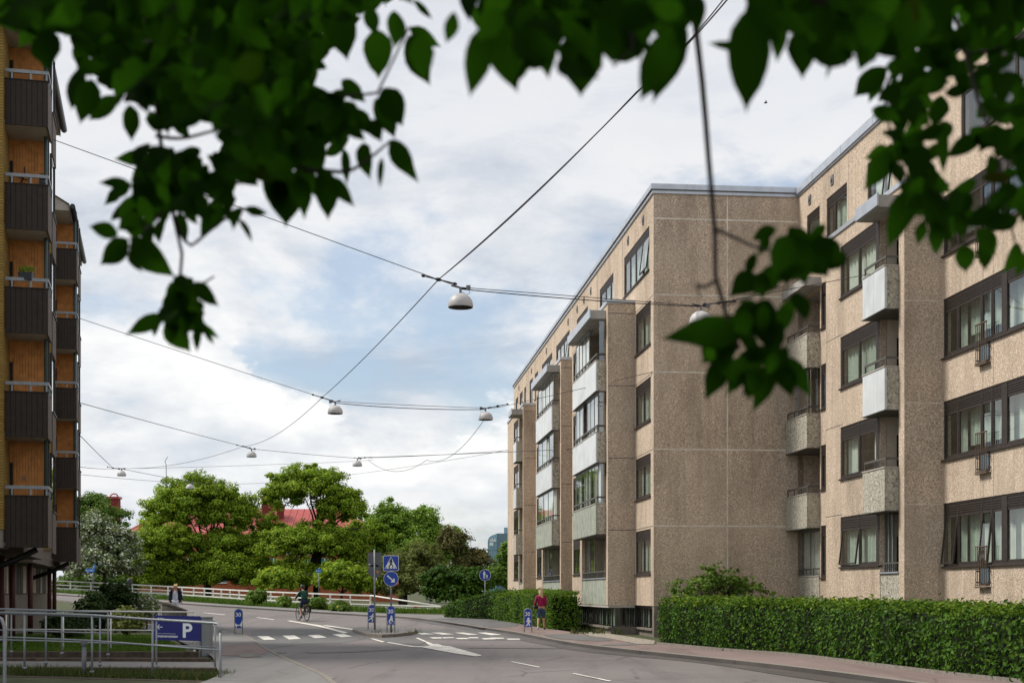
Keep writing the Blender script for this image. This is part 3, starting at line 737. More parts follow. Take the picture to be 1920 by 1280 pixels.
    for k in range(5 - 1):
        if k == 0:
            balcony(B, FR, -2.55, -.05, VN - .02, VN + .85, FL0[0] + .02, 'panelgrey', 'panelgrey', [(-2.3, -1.2), (-1.2, -.1)], FL0[1] - .2)
        else:
            balcony(B, FR, -2.56, -.06, VN - .47, VN + .85, FL0[k] - .02, 'panelgrey' if k != 2 else 'panelgrey', 'panelgrey', [(-2.3, -1.2)] if k == 2 else None, FL0[k + 1] - .2)
    mb = MB(); mb.box(FR, (-2.7, VN - .6, FL0[4] - .14), (-.004, VN + .9, FL0[4] + .16)); mb.build('canopy', M['canopy'], B)
    # --- projecting bays
    def bay(v, u0, u1, win, lg, bal, glz, name, faces, cano, zc=.0, ledge=True):
        vf = v - BAYD; z0 = FL0[0]; z1 = 12.79
        holes = [(a, b, FL0[k] + (1.28, 1.10, 1.12, 1.12)[k], FL0[k + 1] - .08) for (a, b) in win for k in range(4)]
        hl = [(lg[0], lg[1], FL0[k], FL0[k + 1] - .16) for k in range(4)]
        mb = MB(); wall(mb, FR, u0, u1, z0, z1, vf, .2, holes + hl)
        mb.box(FR, (u0, vf + .001, z0), (u0 + .001, v, z1)); mb.box(FR, (u1 - .3, vf + .2, z0), (u1, v - .001, z1))
        mb.box(FR, (u0 + .002, vf + .202, z0), (u0 + .398, v - .001, z1))
        for z in FL0[1:5]:
            mb.box(FR, (u0 - .004, vf + .02, z - .012), (u0 + .01, v - .01, z + .012), 1 if zc else 2)
            mb.box(FR, (u1 - 1.6, vf - .003, z - .01), (u1, vf + .02, z + .01), 2)
        mb.build('wall', [M['pebble'], M['joint'], M['rail']], B)
        mb = MB(); mb.box(FR, (u0 - .05, vf - .05, z1), (u1 + .05, v - .004, z1 + .13)); mb.build('bay_roof', M['flash'], B)
        # loggia lining and dark door
        mb = MB(); mb.box(FR, (lg[0], v - .12, z0), (lg[1], v - .03, z1 - .1)); mb.box(FR, (lg[1] + .005, vf + .21, z0), (lg[1] + .1, v - .03, z1 - .1))
        n = int((lg[1] - lg[0]) / .15)
        for i in range(n): uu = lg[0] + .01 + i * .15; mb.box(FR, (uu, v - .134, z0), (uu + .135, v - .121, z1 - .1))
        for k in range(4):
            mb.box(FR, (lg[0] + .12, v - .16, FL0[k] + .05), (lg[0] + .95, v - .136, FL0[k] + 2.15), 1)
            mb.box(FR, (lg[0] + .4 * (lg[1] - lg[0]) + .6, v - .16, FL0[k] + .9), (min(lg[1] - .2, lg[0] + 4.2), v - .136, FL0[k] + 2.2), 1) if lg[1] - lg[0] > 3 else None
        if zc:
            for k in range(4): mb.box(FR, (lg[1] - .03, vf + .50, FL0[k] + .03), (lg[1] + .004, v - .14, FL0[k] + 2.1), 1)
        mb.build('loggia_wall', [M['cladding'], M['dark']], B)
        mb = MB()
        for k in range(1, 5): mb.box(FR, (lg[0], vf + .2, FL0[k] - .16), (lg[1], v - .13, FL0[k] - .02))
        mb.build('loggia_floor', M['soffit'], B)
        mb = MB()
        for (a, b) in win: mb.box(FR, (max(a - .25, lg[1] + .11 if a > lg[0] else a - .25), v - .10, z0), (min(b + .25, u1 - .31), v - .02, z1 - .1))
        mb.build('room_wall', M['interior'], B)
        for (a, b) in win:
            for k in range(4): window(B, FR, a, b, FL0[k] + (1.28, 1.10, 1.12, 1.12)[k], FL0[k + 1] - .08, vf, [0.085, .53, 1] if zc else [0, .49, 1], .38, tilts=(.0, .13) if (k == 0 and zc) else (), post=(a + .07, a + .34) if zc else None, drape=(2, .1, 2, 3)[k] if zc else (2, 2, .25, 3)[k])
        for k in range(1, 4):
            if k in bal: balcony(B, FR, bal[k][0], bal[k][1], vf - .40, v - .14, FL0[k], faces[k], 'panelgrey', glz.get(k), (12.2 if k == 3 else FL0[k + 1] - .18))
        # ground floor parapet flush with the bay
        p = MB(); a, b = lg; p.box(FR, (a, vf + .02, z0), (b, vf + .08, z0 + 1.03)); p.box(FR, (a - .02, vf - .03, z0 + 1.031), (b + .02, vf + .1, z0 + 1.07), 1)
        go = p.build('parapet_panel', [M[faces[0]], M['flash']], B)
        r = MB(); r.box(FR, (a, vf + .03, z0 + 1.30), (b, vf + .06, z0 + 1.34))
        for i in range(int((b - a) / .3)): r.box(FR, (a + .1 + i * .3, vf + .03, z0 + 1.07), (a + .13 + i * .3, vf + .06, z0 + 1.30))
        r.build('railing', M['rail'], go)
        f = MB(); g = MB()
        for i in range(3):
            q = b - (b - a) * .42 * i / 2; f.box(FR, (q - .03, vf + .14, z0 + 1.0), (q + .03, vf + .19, FL0[1] - .17))
        g.add([FR(b - (b - a) * .42, vf + .165, z0 + 1.05), FR(b, vf + .165, z0 + 1.05), FR(b, vf + .165, FL0[1] - .17), FR(b - (b - a) * .42, vf + .165, FL0[1] - .17)], [(0, 1, 2, 3)])
        q = f.build('glazing', M['galvd'], go); g.build('pane', M['glass'], q) if False else adopt(g.build('pane', M['glass']), go)
        # canopy over the top balcony
        cu0, cu1, cv = cano
        c = MB(); c.box(FR, (cu0, cv + .05, 12.27), (cu1, v - .01, 12.60)); c.box(FR, (cu0 - .03, cv, 12.30), (cu1 + .03, cv + .05, 12.64), 1)
        c.build('canopy', [M['canopy'], M['flash']], B)
    def seg(a, b, n): return [(a + (b - a) * i / n, a + (b - a) * (i + 1) / n) for i in range(n)]
    bay(0, 3.588, 13.2, [(10.8, 12.9)], (3.99, 10.3), {1: (4.0, 10.28), 2: (4.0, 10.28), 3: (4.0, 10.28)}, {1: seg(4.2, 10.1, 7), 2: seg(4.2, 7.0, 3) + seg(8.0, 10.1, 2), 3: seg(6.4, 10.1, 4)}, 'bay', ['panelgreen', 'panelgreen', 'panelwhite', 'panelwhite'], (4.0, 10.15, -1.72))
    bay(0, 16.99, 27.2, [(24.6, 26.8)], (17.4, 24.2), {1: (17.41, 23.9), 2: (17.41, 23.9), 3: (17.41, 23.9)}, {1: seg(17.6, 23.8, 3), 2: seg(17.6, 19.2, 1) + seg(20.2, 23.8, 2), 3: seg(17.6, 23.8, 4)}, 'bay', ['panelgreen', 'panelgreen', 'panelwhite', 'panelwhite'], (17.41, 24.0, -1.71))
    bay(0, 33.63, 43.2, [(36.3, 39.2)], (34.03, 36.0), {1: (34.04, 35.6), 2: (34.04, 35.6), 3: (34.04, 35.6)}, {}, 'bay', ['panelgrey', 'panelgrey', 'panelwhite', 'panelwhite'], (34.04, 36.0, -1.74))
    bay(VN, -13.125, -6.44, [(-11.25, -7.85)], (-12.72, -11.26), {1: (-12.71, -10.95), 2: (-12.71, -10.95), 3: (-12.71, -10.95)}, {}, 'bay', ['panelgrey', 'panelgrey', 'panelwhite', 'panelwhite'], (-12.71, -11.0, VN - 1.69), zc=1)
    # --- basement band of dark glazing under the overhang
    def band(ua, ub, v, z0=.30, side_u=None, bright_on=False):
        mb = MB(); g = MB(); pl = MB(); n = max(1, int((ub - ua) / .52)); z1 = FL0[0]
        for i in range(n + 1): u = ua + (ub - ua) * i / n; mb.box(FR, (u - .02, v - .02, z0), (u + .02, v + .03, z1))
        mb.box(FR, (ua, v - .04, z1 - .12), (ub, v + .06, z1 - .004)); g.add([FR(ua, v, z0), FR(ub, v, z0), FR(ub, v, z1), FR(ua, v, z1)], [(0, 1, 2, 3)])
        pl.box(FR, (ua, v - .06, -.2), (ub, v + .3, z0)); pl.box(FR, (ua, v - .16, z0 - .07), (ub, v - .062, z0))
        if side_u is not None:       # glazed return of the basement under a bay
            u0, va, vb = side_u, v + .01, .12
            for q in (va, (va + vb) / 2, vb - .04): mb.box(FR, (u0 + .05, q, z0), (u0 + .09, q + .04, z1 - .11))
            g.add([FR(u0 + .07, va, z0), FR(u0 + .07, vb, z0), FR(u0 + .07, vb, z1), FR(u0 + .07, va, z1)], [(0, 1, 2, 3)]); pl.box(FR, (u0 + .03, va + .3, -.2), (u0 + .3, vb, z0 - .005))
        bw = mb.build('basement_window', M['frame'], B); g.build('pane', M['glassdark'], bw); pl.build('plinth', M['basewall'], B)
        if bright_on:
            for i in range(int((ub - ua) / .52)):
                if (i * 7) % 5 < 3: q = MB(); q.box(FR, (ua + .04 + i * .52, v + .10, .34), (ua + .50 + i * .52, v + .12, z1 - .13)); q.build('brightening_panel', M['curtaing'], bw)  # pale panels added behind the basement glass to brighten its black panes
    band(.35, 3.55, .16, bright_on=True); band(3.62, 13.2, -BAYD + .18, side_u=3.588, bright_on=True); band(13.3, 16.9, .16); band(17.0, 27.2, -BAYD + .18, side_u=16.99, bright_on=True); band(27.3, 33.5, .16); band(33.6, 43.2, -BAYD + .18); band(43.3, 49.2, .16)
    band(-6.3, -.1, VN + .16); band(-13.1, -6.5, VN - BAYD + .18); band(-30, -13.2, VN + .16)
    mb = MB(); mb.box(FR, (0, .02, -.2), (.33, .35, FL0[0])); mb.box(FR, (.03, .36, -.2), (.3, VN, FL0[0])); mb.build('base_pillar', M['basewall'], B)
    mb = MB(); mb.box(FR, (3.59, -BAYD + .02, FL0[0] - .1), (13.2, -.01, FL0[0] + .0)); mb.box(FR, (17.0, -BAYD + .02, FL0[0] - .1), (27.2, -.01, FL0[0])); mb.box(FR, (33.64, -BAYD + .02, FL0[0] - .1), (43.2, -.01, FL0[0])); mb.build('bay_underside', M['soffit'], B)
    return B
building()
# gravel and stones along the wall between the hedges
patch('gravel_bed', [(1090, 1184), (1135, 1186), (1228, 1200), (1226, 1207), (1195, 1206.5), (1145, 1196.5), (1105, 1191)], M['gravel'], .112)

# ------------------------------------------------------------------ left apartment building
aL = math.atan((960 - 290) / FOC)
L0 = Vector(((90 - 960) / FOC * 38.35, 38.35, 0))
def FRL(t, v, z):                # t runs away from the camera, v towards the street
    return Vector((L0.x - math.sin(aL) * t + math.cos(aL) * v, L0.y + math.cos(aL) * t + math.sin(aL) * v, z))
LF = [3.10 + 2.79 * k for k in range(5)]
def left_building():
    B = thing('apartment_building', 'yellow brick apartment building with dark brown balconies and orange boarded walls at the left edge', 'building', FRL(0, 0, 0))
    roofz = 17.35
    def column(t0, vs, wdt, dep):
        f = lambda t, v, z: FRL(t0 + t, vs + v, z)
        for k in range(5):
            zf = LF[k] - .02; lo = zf - (.20 if k == 0 else .04)
            b = MB(); b.box(f, (.03, -wdt - .6, lo + .0), (dep, -.03, lo + .09)); bo = b.build('balcony', M['bsoffit'], B)
            p = MB(); n = 8
            for i in range(n):
                a0 = -wdt + wdt * i / n; p.box(f, (0.0, a0 + .006, lo - .03), (.028, a0 + wdt / n - .006, LF[k] + 1.12))
            p.box(f, (.03, -wdt, lo - .03), (.045, 0, LF[k] + 1.12)); p.box(f, (-.02, -wdt - .02, LF[k] + 1.121), (.08, .03, LF[k] + 1.145))
            p.build('front_panel', M['brown'], bo)
            p = MB(); n = 9
            for i in range(n): p.box(f, (.046 + dep * i / n + .004, -.028, lo - .03), (.046 + dep * (i + 1) / n - .004, 0.0, LF[k] + 1.12))
            p.box(f, (.046, -.045, lo - .03), (dep, -.03, LF[k] + 1.12)); p.build('side_panel', M['screen'], bo)
            r = MB(); zr = LF[k] + 1.36
            r.box(f, (.0, -wdt, zr - .045), (.06, .02, zr + .045)); r.box(f, (.06, -.04, zr - .045), (dep, .02, zr + .045))
            for q in (-wdt * .86, -wdt * .42, -.06): r.box(f, (.01, q, LF[k] + 1.146), (.05, q + .045, zr - .045))
            for q in (.33, .66): r.box(f, (dep * q, -.03, LF[k] + 1.146), (dep * q + .04, .01, zr - .045))
            r.build('railing', M['galv'], bo)
            # orange boarded back wall with the dark door opening
            w_ = MB(); z1 = (LF[k + 1] if k < 4 else roofz - .05) - .05; n = 9; wa = -wdt + .10
            for i in range(n): a0 = wa + (-.30 - wa) * i / n; w_.box(f, (dep - .03, a0 + .004, zf), (dep, a0 + (-.30 - wa) / n - .004, z1))
            w_.box(f, (dep + .001, -wdt - .6, zf), (dep + .05, -.1, z1)); w_.build('boarded_wall', M['orange'], B)
            d = MB(); d.box(f, (dep - .04, -wdt - .35, zf), (dep - .002, wa - .03, zf + 2.15)); d.build('door', M['dark'], B)
            # corner posts, glass screens and the protruding street panels
            s_ = MB(); s_.box(f, (dep - .12, -.13, zf), (dep - .06, -.06, z1)); s_.build('corner_post', M['gutter'], B)
            q = MB(); q.box(f, (dep + .05, -.02, zf - .35), (dep + 1.5, .02, LF[k] + .78)); q.box(f, (dep + .05, .0, LF[k] + .781), (dep + 1.5, .05, LF[k] + .81), 1); q.build('street_panel', [M['screen'], M['gutter']], B)
            g = MB(); g.box(f, (dep + .05, -.06, LF[k] + .82), (dep + .11, 0, z1 - .3)); g.box(f, (dep + 1.38, -.06, LF[k] + .82), (dep + 1.45, 0, z1 - .3)); wo = g.build('window', M['frame'], B)
            MB().add([f(dep + .11, -.03, LF[k] + .83), f(dep + 1.38, -.03, LF[k] + .83), f(dep + 1.38, -.03, z1 - .3), f(dep + .11, -.03, z1 - .3)], [(0, 1, 2, 3)]).build('pane', M['glass'], wo)
        d = MB(); d.tube([f(dep - .45, -.12, LF[0] - .1), f(dep - .45, -.12, roofz - .6)], .055, 10); d.build('downpipe', M['verdigris'], B)
        # main body behind
        w_ = MB(); w_.box(f, (dep + .06, -9, LF[0] - .4), (dep + 7.2, -.75, roofz - .4)); w_.build('wall', M['screen'], B)
        br = MB(); br.box(f, (-.35, -9, LF[0] + .2), (dep + .05, -wdt - .015, roofz - .12)); br.build('wall', M['brick'], B)
        br = MB(); br.box(f, (-.33, -9, LF[0] - .28), (dep + .04, -wdt - .03, LF[0] + .198)); br.build('floor_edge', M['basewall'], B)
        # eaves, gutter
        e = MB(); pr = [(-.25, roofz - .62), (-.25, roofz - .40), (-5, roofz + 2.4), (-9, roofz + 2.4), (-9, roofz - .5), (-1.5, roofz - .6)]
        e.prism(pr, lambda a, d_, b: f(d_, a, b), -.75, dep + 7.6, 0)
        e.prism([(-.23, roofz - .64), (-.23, roofz - .36), (-5, roofz + 2.46), (-5, roofz + 2.41), (-.246, roofz - .39), (-.246, roofz - .64)], lambda a, d_, b: f(d_, a, b), -.82, dep + 7.65, 1)
        e.build('roof', [M['bsoffit'], M['screen']], B)
        g = MB(); g.tube([f(-.7, -.12, roofz - .42), f(dep + 7.6, -.12, roofz - .42)], .10, 12); g.build('gutter', M['gutter'], B)
        # struts carrying the lowest balcony
        s_ = MB(); s_.tube([f(.9, -.35, LF[0] - .28), f(.9, -1.0, LF[0] - .62), f(.9, -3.6, LF[0] - 1.55)], .085, 10); s_.build('strut', M['black'], B)
    column(0, 0, 1.10, 1.45)
    column(19.4, -.25, .93, 1.5)
    # ground floor, set back: slatted upper part on a concrete base
    w_ = MB(); w_.box(FRL, (-4, -9, 0), (31, -2.05, 1.55)); w_.build('base_wall', M['basewall'], B)
    w_ = MB(); w_.box(FRL, (-4, -9, 1.56), (31, -2.12, 2.9)); w_.build('wall', M['basewall'], B)
    rg = random.Random(4); t = -3.5
    while t < 30.5:
        wd = rg.choice((.18, .22, .5, .9)); mb = MB(); mb.box(FRL, (t, -2.11, 1.60), (t + wd, -2.06, 2.86)); mb.build('wall_slat', M['screen'] if wd < .4 else (M['dark'] if wd > .6 else M['cladding']), B); t += wd + rg.uniform(.08, .3)
    for t in (3.2, 6.4, 13, 22.5, 25.5):
        mb = MB(); mb.tube([FRL(t, -1.5, 0), FRL(t, -1.5, LF[0] - .2)], .09, 12); mb.build('column', M['maroon'], B)
    mb = MB(); mb.box(FRL, (10.2, -9, LF[0] - .45), (30, -1.2, LF[0] - .2)); mb.build('floor_slab', M['screen'], B)
    # things fixed to the boarded wall
    return B
left_building()
# ------------------------------------------------------------------ the white bridge railing across the street
def guard_fence():
    pts = [(-39.9, 127.6, 1.506), (-29.7, 127.6, .98), (-20.3, 113, .59), (-14.4, 106.7, .41), (-10.4, 104.7, .277), (-5.0, 100, .19)]
    far = [(-62, 131, 2.5)] + pts
    L = smooth_line([Vector((x, y, z)) for x, y, z in far], 60, 2)
    t = thing('guard_fence', 'long white painted railing fence above a crash barrier, curving up to the bridge', 'fence', L[0])
    k = min(range(60), key=lambda i: abs(L[i].x + 10.4)); F = L[:k + 1]
    up = lambda P, z, d=0: [p + Vector((0, -d, z)) for p in P]
    def rail(P, z, w, hh, name, m):
        mb = MB(); vs = []
        for p in P: vs += [(p.x, p.y - w, p.z + z - hh), (p.x, p.y + w, p.z + z - hh), (p.x, p.y + w, p.z + z + hh), (p.x, p.y - w, p.z + z + hh)]
        fs = [(4 * i + j, 4 * i + (j + 1) % 4, 4 * i + 4 + (j + 1) % 4, 4 * i + 4 + j) for i in range(len(P) - 1) for j in range(4)] + [(0, 1, 2, 3), tuple(len(vs) - 4 + j for j in range(4))]
        mb.add(vs, fs); return mb.build(name, m, t)
    rail(F, 1.10, .05, .055, 'top_rail', M['white']); rail(F, .74, .035, .045, 'middle_rail', M['white'])
    L2 = [p + Vector((0, -.16, 0)) for p in L]
    rail(L2, .43, .05, .05, 'barrier_rail', M['white']); rail(L2, .27, .05, .05, 'barrier_rail', M['white'])
    mb = MB(); e = F[-1]; q = L[min(59, k + 9)]
    mb.tube([e + Vector((0, 0, 1.1)), q + Vector((0, 0, .45))], .055, 6); mb.build('sloping_end_rail', M['white'], t)
    P = resample(F, 34)
    for p in P:
        mb = MB(); mb.box(world, (p.x - .06, p.y - .06, p.z - .3), (p.x + .06, p.y + .06, p.z + 1.05)); mb.build('post', M['white'], t)
    for p in resample(L[k:], 5)[1:]:
        mb = MB(); mb.box(world, (p.x - .10, p.y - .03, p.z - .3), (p.x + .10, p.y + .22, p.z + .32)); mb.build('post', M['wallbrown'], t)
    for i in range(k - 16, 60, 4):
        p = L[min(i, 59)]; mb = MB(); mb.box(world, (p.x - .22, p.y - .235, p.z + .30), (p.x + .22, p.y - .215, p.z + .40)); mb.build('reflector', M['red'], t)
guard_fence()

# ------------------------------------------------------------------ galvanised hand rails, low walls, ramp and lawn at the lower left
def hand_rail(label, posts, hh, mids, end=True, m='galv', r=.0215):
    P = [Vector(p) for p in posts]; t = thing('hand_rail', label, 'railing', P[0], 'steel hand rails beside the ramp')
    top = [p + Vector((0, 0, hh)) for p in P]
    d = (P[0] - P[1]).normalized() if end else Vector((0, 0, 0))
    rnd = [P[0] + Vector((0, 0, hh - .16)), P[0] + Vector((0, 0, hh - .07)) - d * .02, top[0] - d * .07 + Vector((0, 0, -.012)), top[0] - d * .18]
    mb = MB(); mb.tube((rnd if end else [top[0]]) + top[1:], r * 1.15, 10); mb.build('top_rail', M[m], t)
    for q in mids: mb = MB(); mb.tube([p + Vector((0, 0, hh * q)) for p in P], r * .8, 8); mb.build('middle_rail', M[m], t)
    for i, p in enumerate(P):
        mb = MB(); mb.tube([p + Vector((0, 0, -.12)), p + Vector((0, 0, hh - (.16 if (i == 0 and end) else .01)))], r, 10); mb.tube([p + Vector((0, 0, -.03)), p + Vector((0, 0, .02))], r * 2.1, 10); mb.build('post', M[m], t)
hand_rail('nearest steel hand rail with a rounded end, in front of the parking sign', [(-5.35, 26.1, -.02), (-6.9, 27.3, .03), (-8.12, 27.5, .11), (-9.7, 28.3, .14), (-11.2, 28.9, .16)], 1.09, (.55,))
hand_rail('steel hand rail on the far edge of the ramp behind the nearest rail', [(-6.45, 30.9, .0), (-7.65, 30.6, .06), (-8.75, 30.2, .12), (-9.8, 29.9, .17), (-11.2, 29.6, .22)], 1.0, (.45,), False, 'galv', .020)
hand_rail('thin grey hand rail at the foot of the lawn wall', [(-9.6, 33.8, .17), (-10.7, 33.8, .20), (-11.9, 33.8, .24), (-13.0, 33.9, .25)], 1.0, (.5,), False, 'galv', .020)
hand_rail('pale slim rail with a square end along the lawn', [(-8.35, 37.4, .10), (-10.55, 37.4, .12), (-11.8, 37.4, .13), (-13.3, 37.4, .14)], 1.02, (.52,), False, 'white', .019)
def bent_rail():
    t = thing('hand_rail', 'bent steel stair rail cut off by the left edge of the picture', 'railing', (-9.2, 25.6, 0), 'steel hand rails beside the ramp')
    mb = MB(); mb.tube([at(-60, 1140, 25.6), at(-12, 1152, 25.6), at(3, 1160, 25.6), at(8.5, 1174, 25.6), at(9, 1278, 25.6), at(8.8, 1300, 25.6)], .033, 10); mb.build('top_rail', M['galv'], t)
    mb = MB(); mb.tube([at(-60, 1195, 25.6), at(9, 1199, 25.6)], .025, 8); mb.build('middle_rail', M['galv'], t)
bent_rail()
def low_wall(label, a, b, z0, z1, th, group='low mossy walls by the ramp'):
    a, b = Vector((*a, 0)), Vector((*b, 0)); d = (b - a).normalized(); n = Vector((-d.y, d.x, 0)); f = lambda x, y, z: a + d * x + n * y + Vector((0, 0, z))
    mb = MB(); mb.box(f, (0, 0, z0), ((b - a).length, th, z1)); tag(mb.build('low_wall', M['wallbrown'], bevel=.02), label, 'wall', group)
low_wall('low brown wall holding the lawn, behind the parking sign', (-17, 34.75), (-7.62, 34.55), -.1, .20, .22)
low_wall('low brown wall just in front of the lawn wall', (-17, 33.1), (-7.05, 33.0), -.1, .115, .3)
low_wall('low dark wall on the near side of the ramp', (-17, 29.9), (-5.95, 29.45), -.1, .075, .28)
low_wall('mossy brown kerb wall at the bottom left corner', (-13, 28.9), (-5.2, 25.75), -.2, .015, .32)
P = [Vector((-17, 30.25, .06)), Vector((-6.1, 29.8, .03)), Vector((-6.9, 32.95, .03)), Vector((-17, 33.05, .07))]
tag(MB().add(P, [(0, 1, 2, 3)]).build('ramp', M['walk']), kind='structure')
tag(MB().add([Vector((-22, 34.9, .17)), Vector((-7.75, 34.8, .13)), Vector((-10.3, 43.5, .13)), Vector((-13.2, 52.5, .13)), Vector((-22, 52.5, .17))], [(0, 1, 2, 3, 4)]).build('lawn', M['ground']), kind='structure')

def blades(name, mt, spots, n, hgt, wid, seed, poly=None):
    rg = np.random.default_rng(seed); V = []; Fc = []
    P = np.array(spots(rg, n)); a = rg.uniform(0, 2 * PI, n); hh = rg.uniform(.45, 1, n) * hgt; ln = rg.normal(0, .35, (n, 2)) * hh[:, None]
    dx = np.stack([np.cos(a), np.sin(a)], 1) * wid / 2
    v0 = P.copy(); v0[:, :2] -= dx; v1 = P.copy(); v1[:, :2] += dx; v2 = P.copy(); v2[:, :2] += ln + dx * .15; v2[:, 2] += hh; v3 = P.copy(); v3[:, :2] += ln - dx * .15; v3[:, 2] += hh
    V = np.stack([v0, v1, v2, v3], 1).reshape(-1, 3); return tag(numpy_mesh(name, V, np.arange(4 * n).reshape(n, 4), [M[mt]]), kind='stuff')
blades('lawn_grass', 'grass', lambda r, n: np.stack([(q := r.uniform(0, 1, n)) * 0 + -7.9 - ((yy := r.uniform(34.9, 49, n)) - 34.8) * .30 - r.uniform(0, 8, n), yy, np.full(n, .14)], 1), 26000, .10, .03, 1)
blades('weeds', 'weeds', lambda r, n: np.stack([(x := r.uniform(-13, -5.4, n)), 25.75 - (x + 5.2) * .404 + r.uniform(.3, 2.2, n) * (1 - .3 * r.random(n)), np.full(n, -.01)], 1), 5000, .20, .02, 2)
def verge(r, n):
    L = np.array([(-45, 126.5), (-36, 127), (-29.7, 126.8), (-20.3, 112.3), (-14.4, 106), (-10.4, 104), (-3.6, 99)]); s = np.r_[0, np.cumsum(np.hypot(*np.diff(L, axis=0).T))]
    q = r.uniform(0, s[-1], n); x = np.interp(q, s, L[:, 0]); y = np.interp(q, s, L[:, 1]) + r.uniform(-5.5, 3.5, n); return np.stack([x, y, [h(a, b) for a, b in zip(x, y)]], 1)
blades('verge_grass', 'grass', verge, 16000, .42, .10, 3)
blades('weeds', 'weeds', lambda r, n: np.array([tuple(G(r.choice([1100, 1118, 1127, 1160, 1075]) + r.normal(0, 4), 1186.5 + r.normal(0, 1.2), .1)) for _ in range(n)]), 170, .28, .03, 5)

def cabinet():
    p = Vector((-7.84, 36.5, 0)); t = thing('utility_cabinet', 'narrow grey utility cabinet standing at the end of the lawn', 'cabinet', p)
    mb = MB(); mb.box(world, (p.x - .13, p.y, 0), (p.x + .10, p.y + .3, .98)); mb.build('body', M['cabinet'], t, bevel=.008)
    mb = MB(); mb.box(world, (p.x - .14, p.y - .02, .985), (p.x + .11, p.y + .32, 1.01)); mb.build('lid', M['cabinet'], t)
    mb = MB(); mb.box(world, (p.x - .185, p.y + .02, 0), (p.x - .135, p.y + .1, 1.0)); mb.build('side_post', M['black'], t)
cabinet()
def bollard():
    p = Vector((-8.35, 27.75, 0)); t = thing('bollard', 'short thick grey steel bollard with a flat cap behind the nearest rail', 'bollard', p)
    mb = MB(); mb.tube([p, p + Vector((0, 0, .60))], .045, 14); mb.build('post', M['galvd'], t)
    mb = MB(); mb.lathe(p + Vector((0, 0, .60)), [(.045, -.01), (.062, 0), (.062, .09), (.05, .1), (0, .1)], 16); mb.build('cap', M['galvd'], t)
bollard()

def parking_sign():
    Y = 33.2; a = at(289, 1152, Y); s = Y / FOC; t = thing('parking_sign', 'dark blue parking sign with a large white P behind the hand rail', 'sign', (a.x, Y, 0))
    x0, x1 = a.x, at(376, 0, Y).x; z1 = at(0, 1152.5, Y).z; z0 = at(0, 1199, Y).z; tl = math.radians(-1.3)
    f = lambda x, y, z: Vector((x0 + math.cos(tl) * x - 0 * z, Y + y, z0 + math.sin(tl) * x + z))
    W_, H_ = x1 - x0, z1 - z0
    mb = MB(); mb.box(f, (0, 0, 0), (W_, .02, H_)); o = mb.build('sign_plate', M['navy'], t)
    for x in (.03, W_ - .03): mb = MB(); mb.tube([f(x, .045, -z0 - .1), f(x, .045, H_)], .024, 10); mb.build('post', M['galv'], t)
    ft = lambda ox, oz: (lambda x, d, z: f(ox + x, -.003 - d, oz + z))
    text_mesh('P', .46, 'lettering', M['signwhite'], o, ft(W_ * .60, H_ * .14), .012)
    text_mesh('Jungmansgatan', .088, 'lettering', M['signwhite'], o, ft(W_ * .035, H_ * .12), .0015)
    ar = MB(); q = lambda a, d, b: f(a, d, b); cx, cy = W_ * .115, H_ * .53
    ar.prism([(cx - .05, cy - .008), (cx + .07, cy - .008), (cx + .07, cy + .008), (cx - .05, cy + .008)], q, -.005, -.001)
    for sg in (1, -1): ar.prism([(cx - .06, cy), (cx - .05, cy - .012 * sg), (cx + .005, cy + .05 * sg), (cx - .005, cy + .062 * sg)], q, -.0055, -.001)
    ar.prism([(W_ * .09, H_ * .262), (W_ * .47, H_ * .262), (W_ * .47, H_ * .272), (W_ * .09, H_ * .272)], q, -.005, -.001)
    for i in range(3): ar.prism([(W_ * (.08 + .045 * i), H_ * .82), (W_ * (.11 + .045 * i), H_ * .82), (W_ * (.11 + .045 * i), H_ * .9), (W_ * (.08 + .045 * i), H_ * .9)], q, -.005, -.001)
    ar.build('arrow', M['signwhite'], o)
parking_sign()

# ------------------------------------------------------------------ speed bollards "30", island, signs
WALK = [(-.02, .40), (.03, .44), (.06, .40), (.05, .35), (.09, .30), (.10, .18), (.07, .17), (.06, .24), (.05, .14), (.09, .0), (.05, 0), (.02, .10), (-.04, .0), (-.10, 0), (-.02, .14), (-.02, .24), (-.06, .20), (-.08, .21), (-.03, .32), (-.04, .37)]
RUN = [(.02, .40), (.06, .43), (.09, .39), (.07, .34), (.10, .22), (.02, .20), (.06, .12), (.04, .0), (.0, .0), (.01, .10), (-.05, .14), (-.12, .04), (-.14, .07), (-.06, .19), (-.01, .26), (-.09, .24), (-.10, .27), (.0, .33)]
DOG = [(-.13, .05), (-.13, .19), (-.10, .18), (-.06, .12), (.04, .12), (.09, .20), (.14, .36), (.15, .20), (.12, .0), (.09, .0), (.07, .08), (-.06, .06), (-.08, -.04), (-.10, -.04), (-.10, .04)]
BIKE = [(-.01, .38), (.03, .42), (.06, .38), (.05, .33), (.08, .24), (.06, .20), (.10, .12), (.06, .10), (.02, .18), (-.04, .12), (.01, .0), (-.03, 0), (-.09, .13), (-.02, .30)]
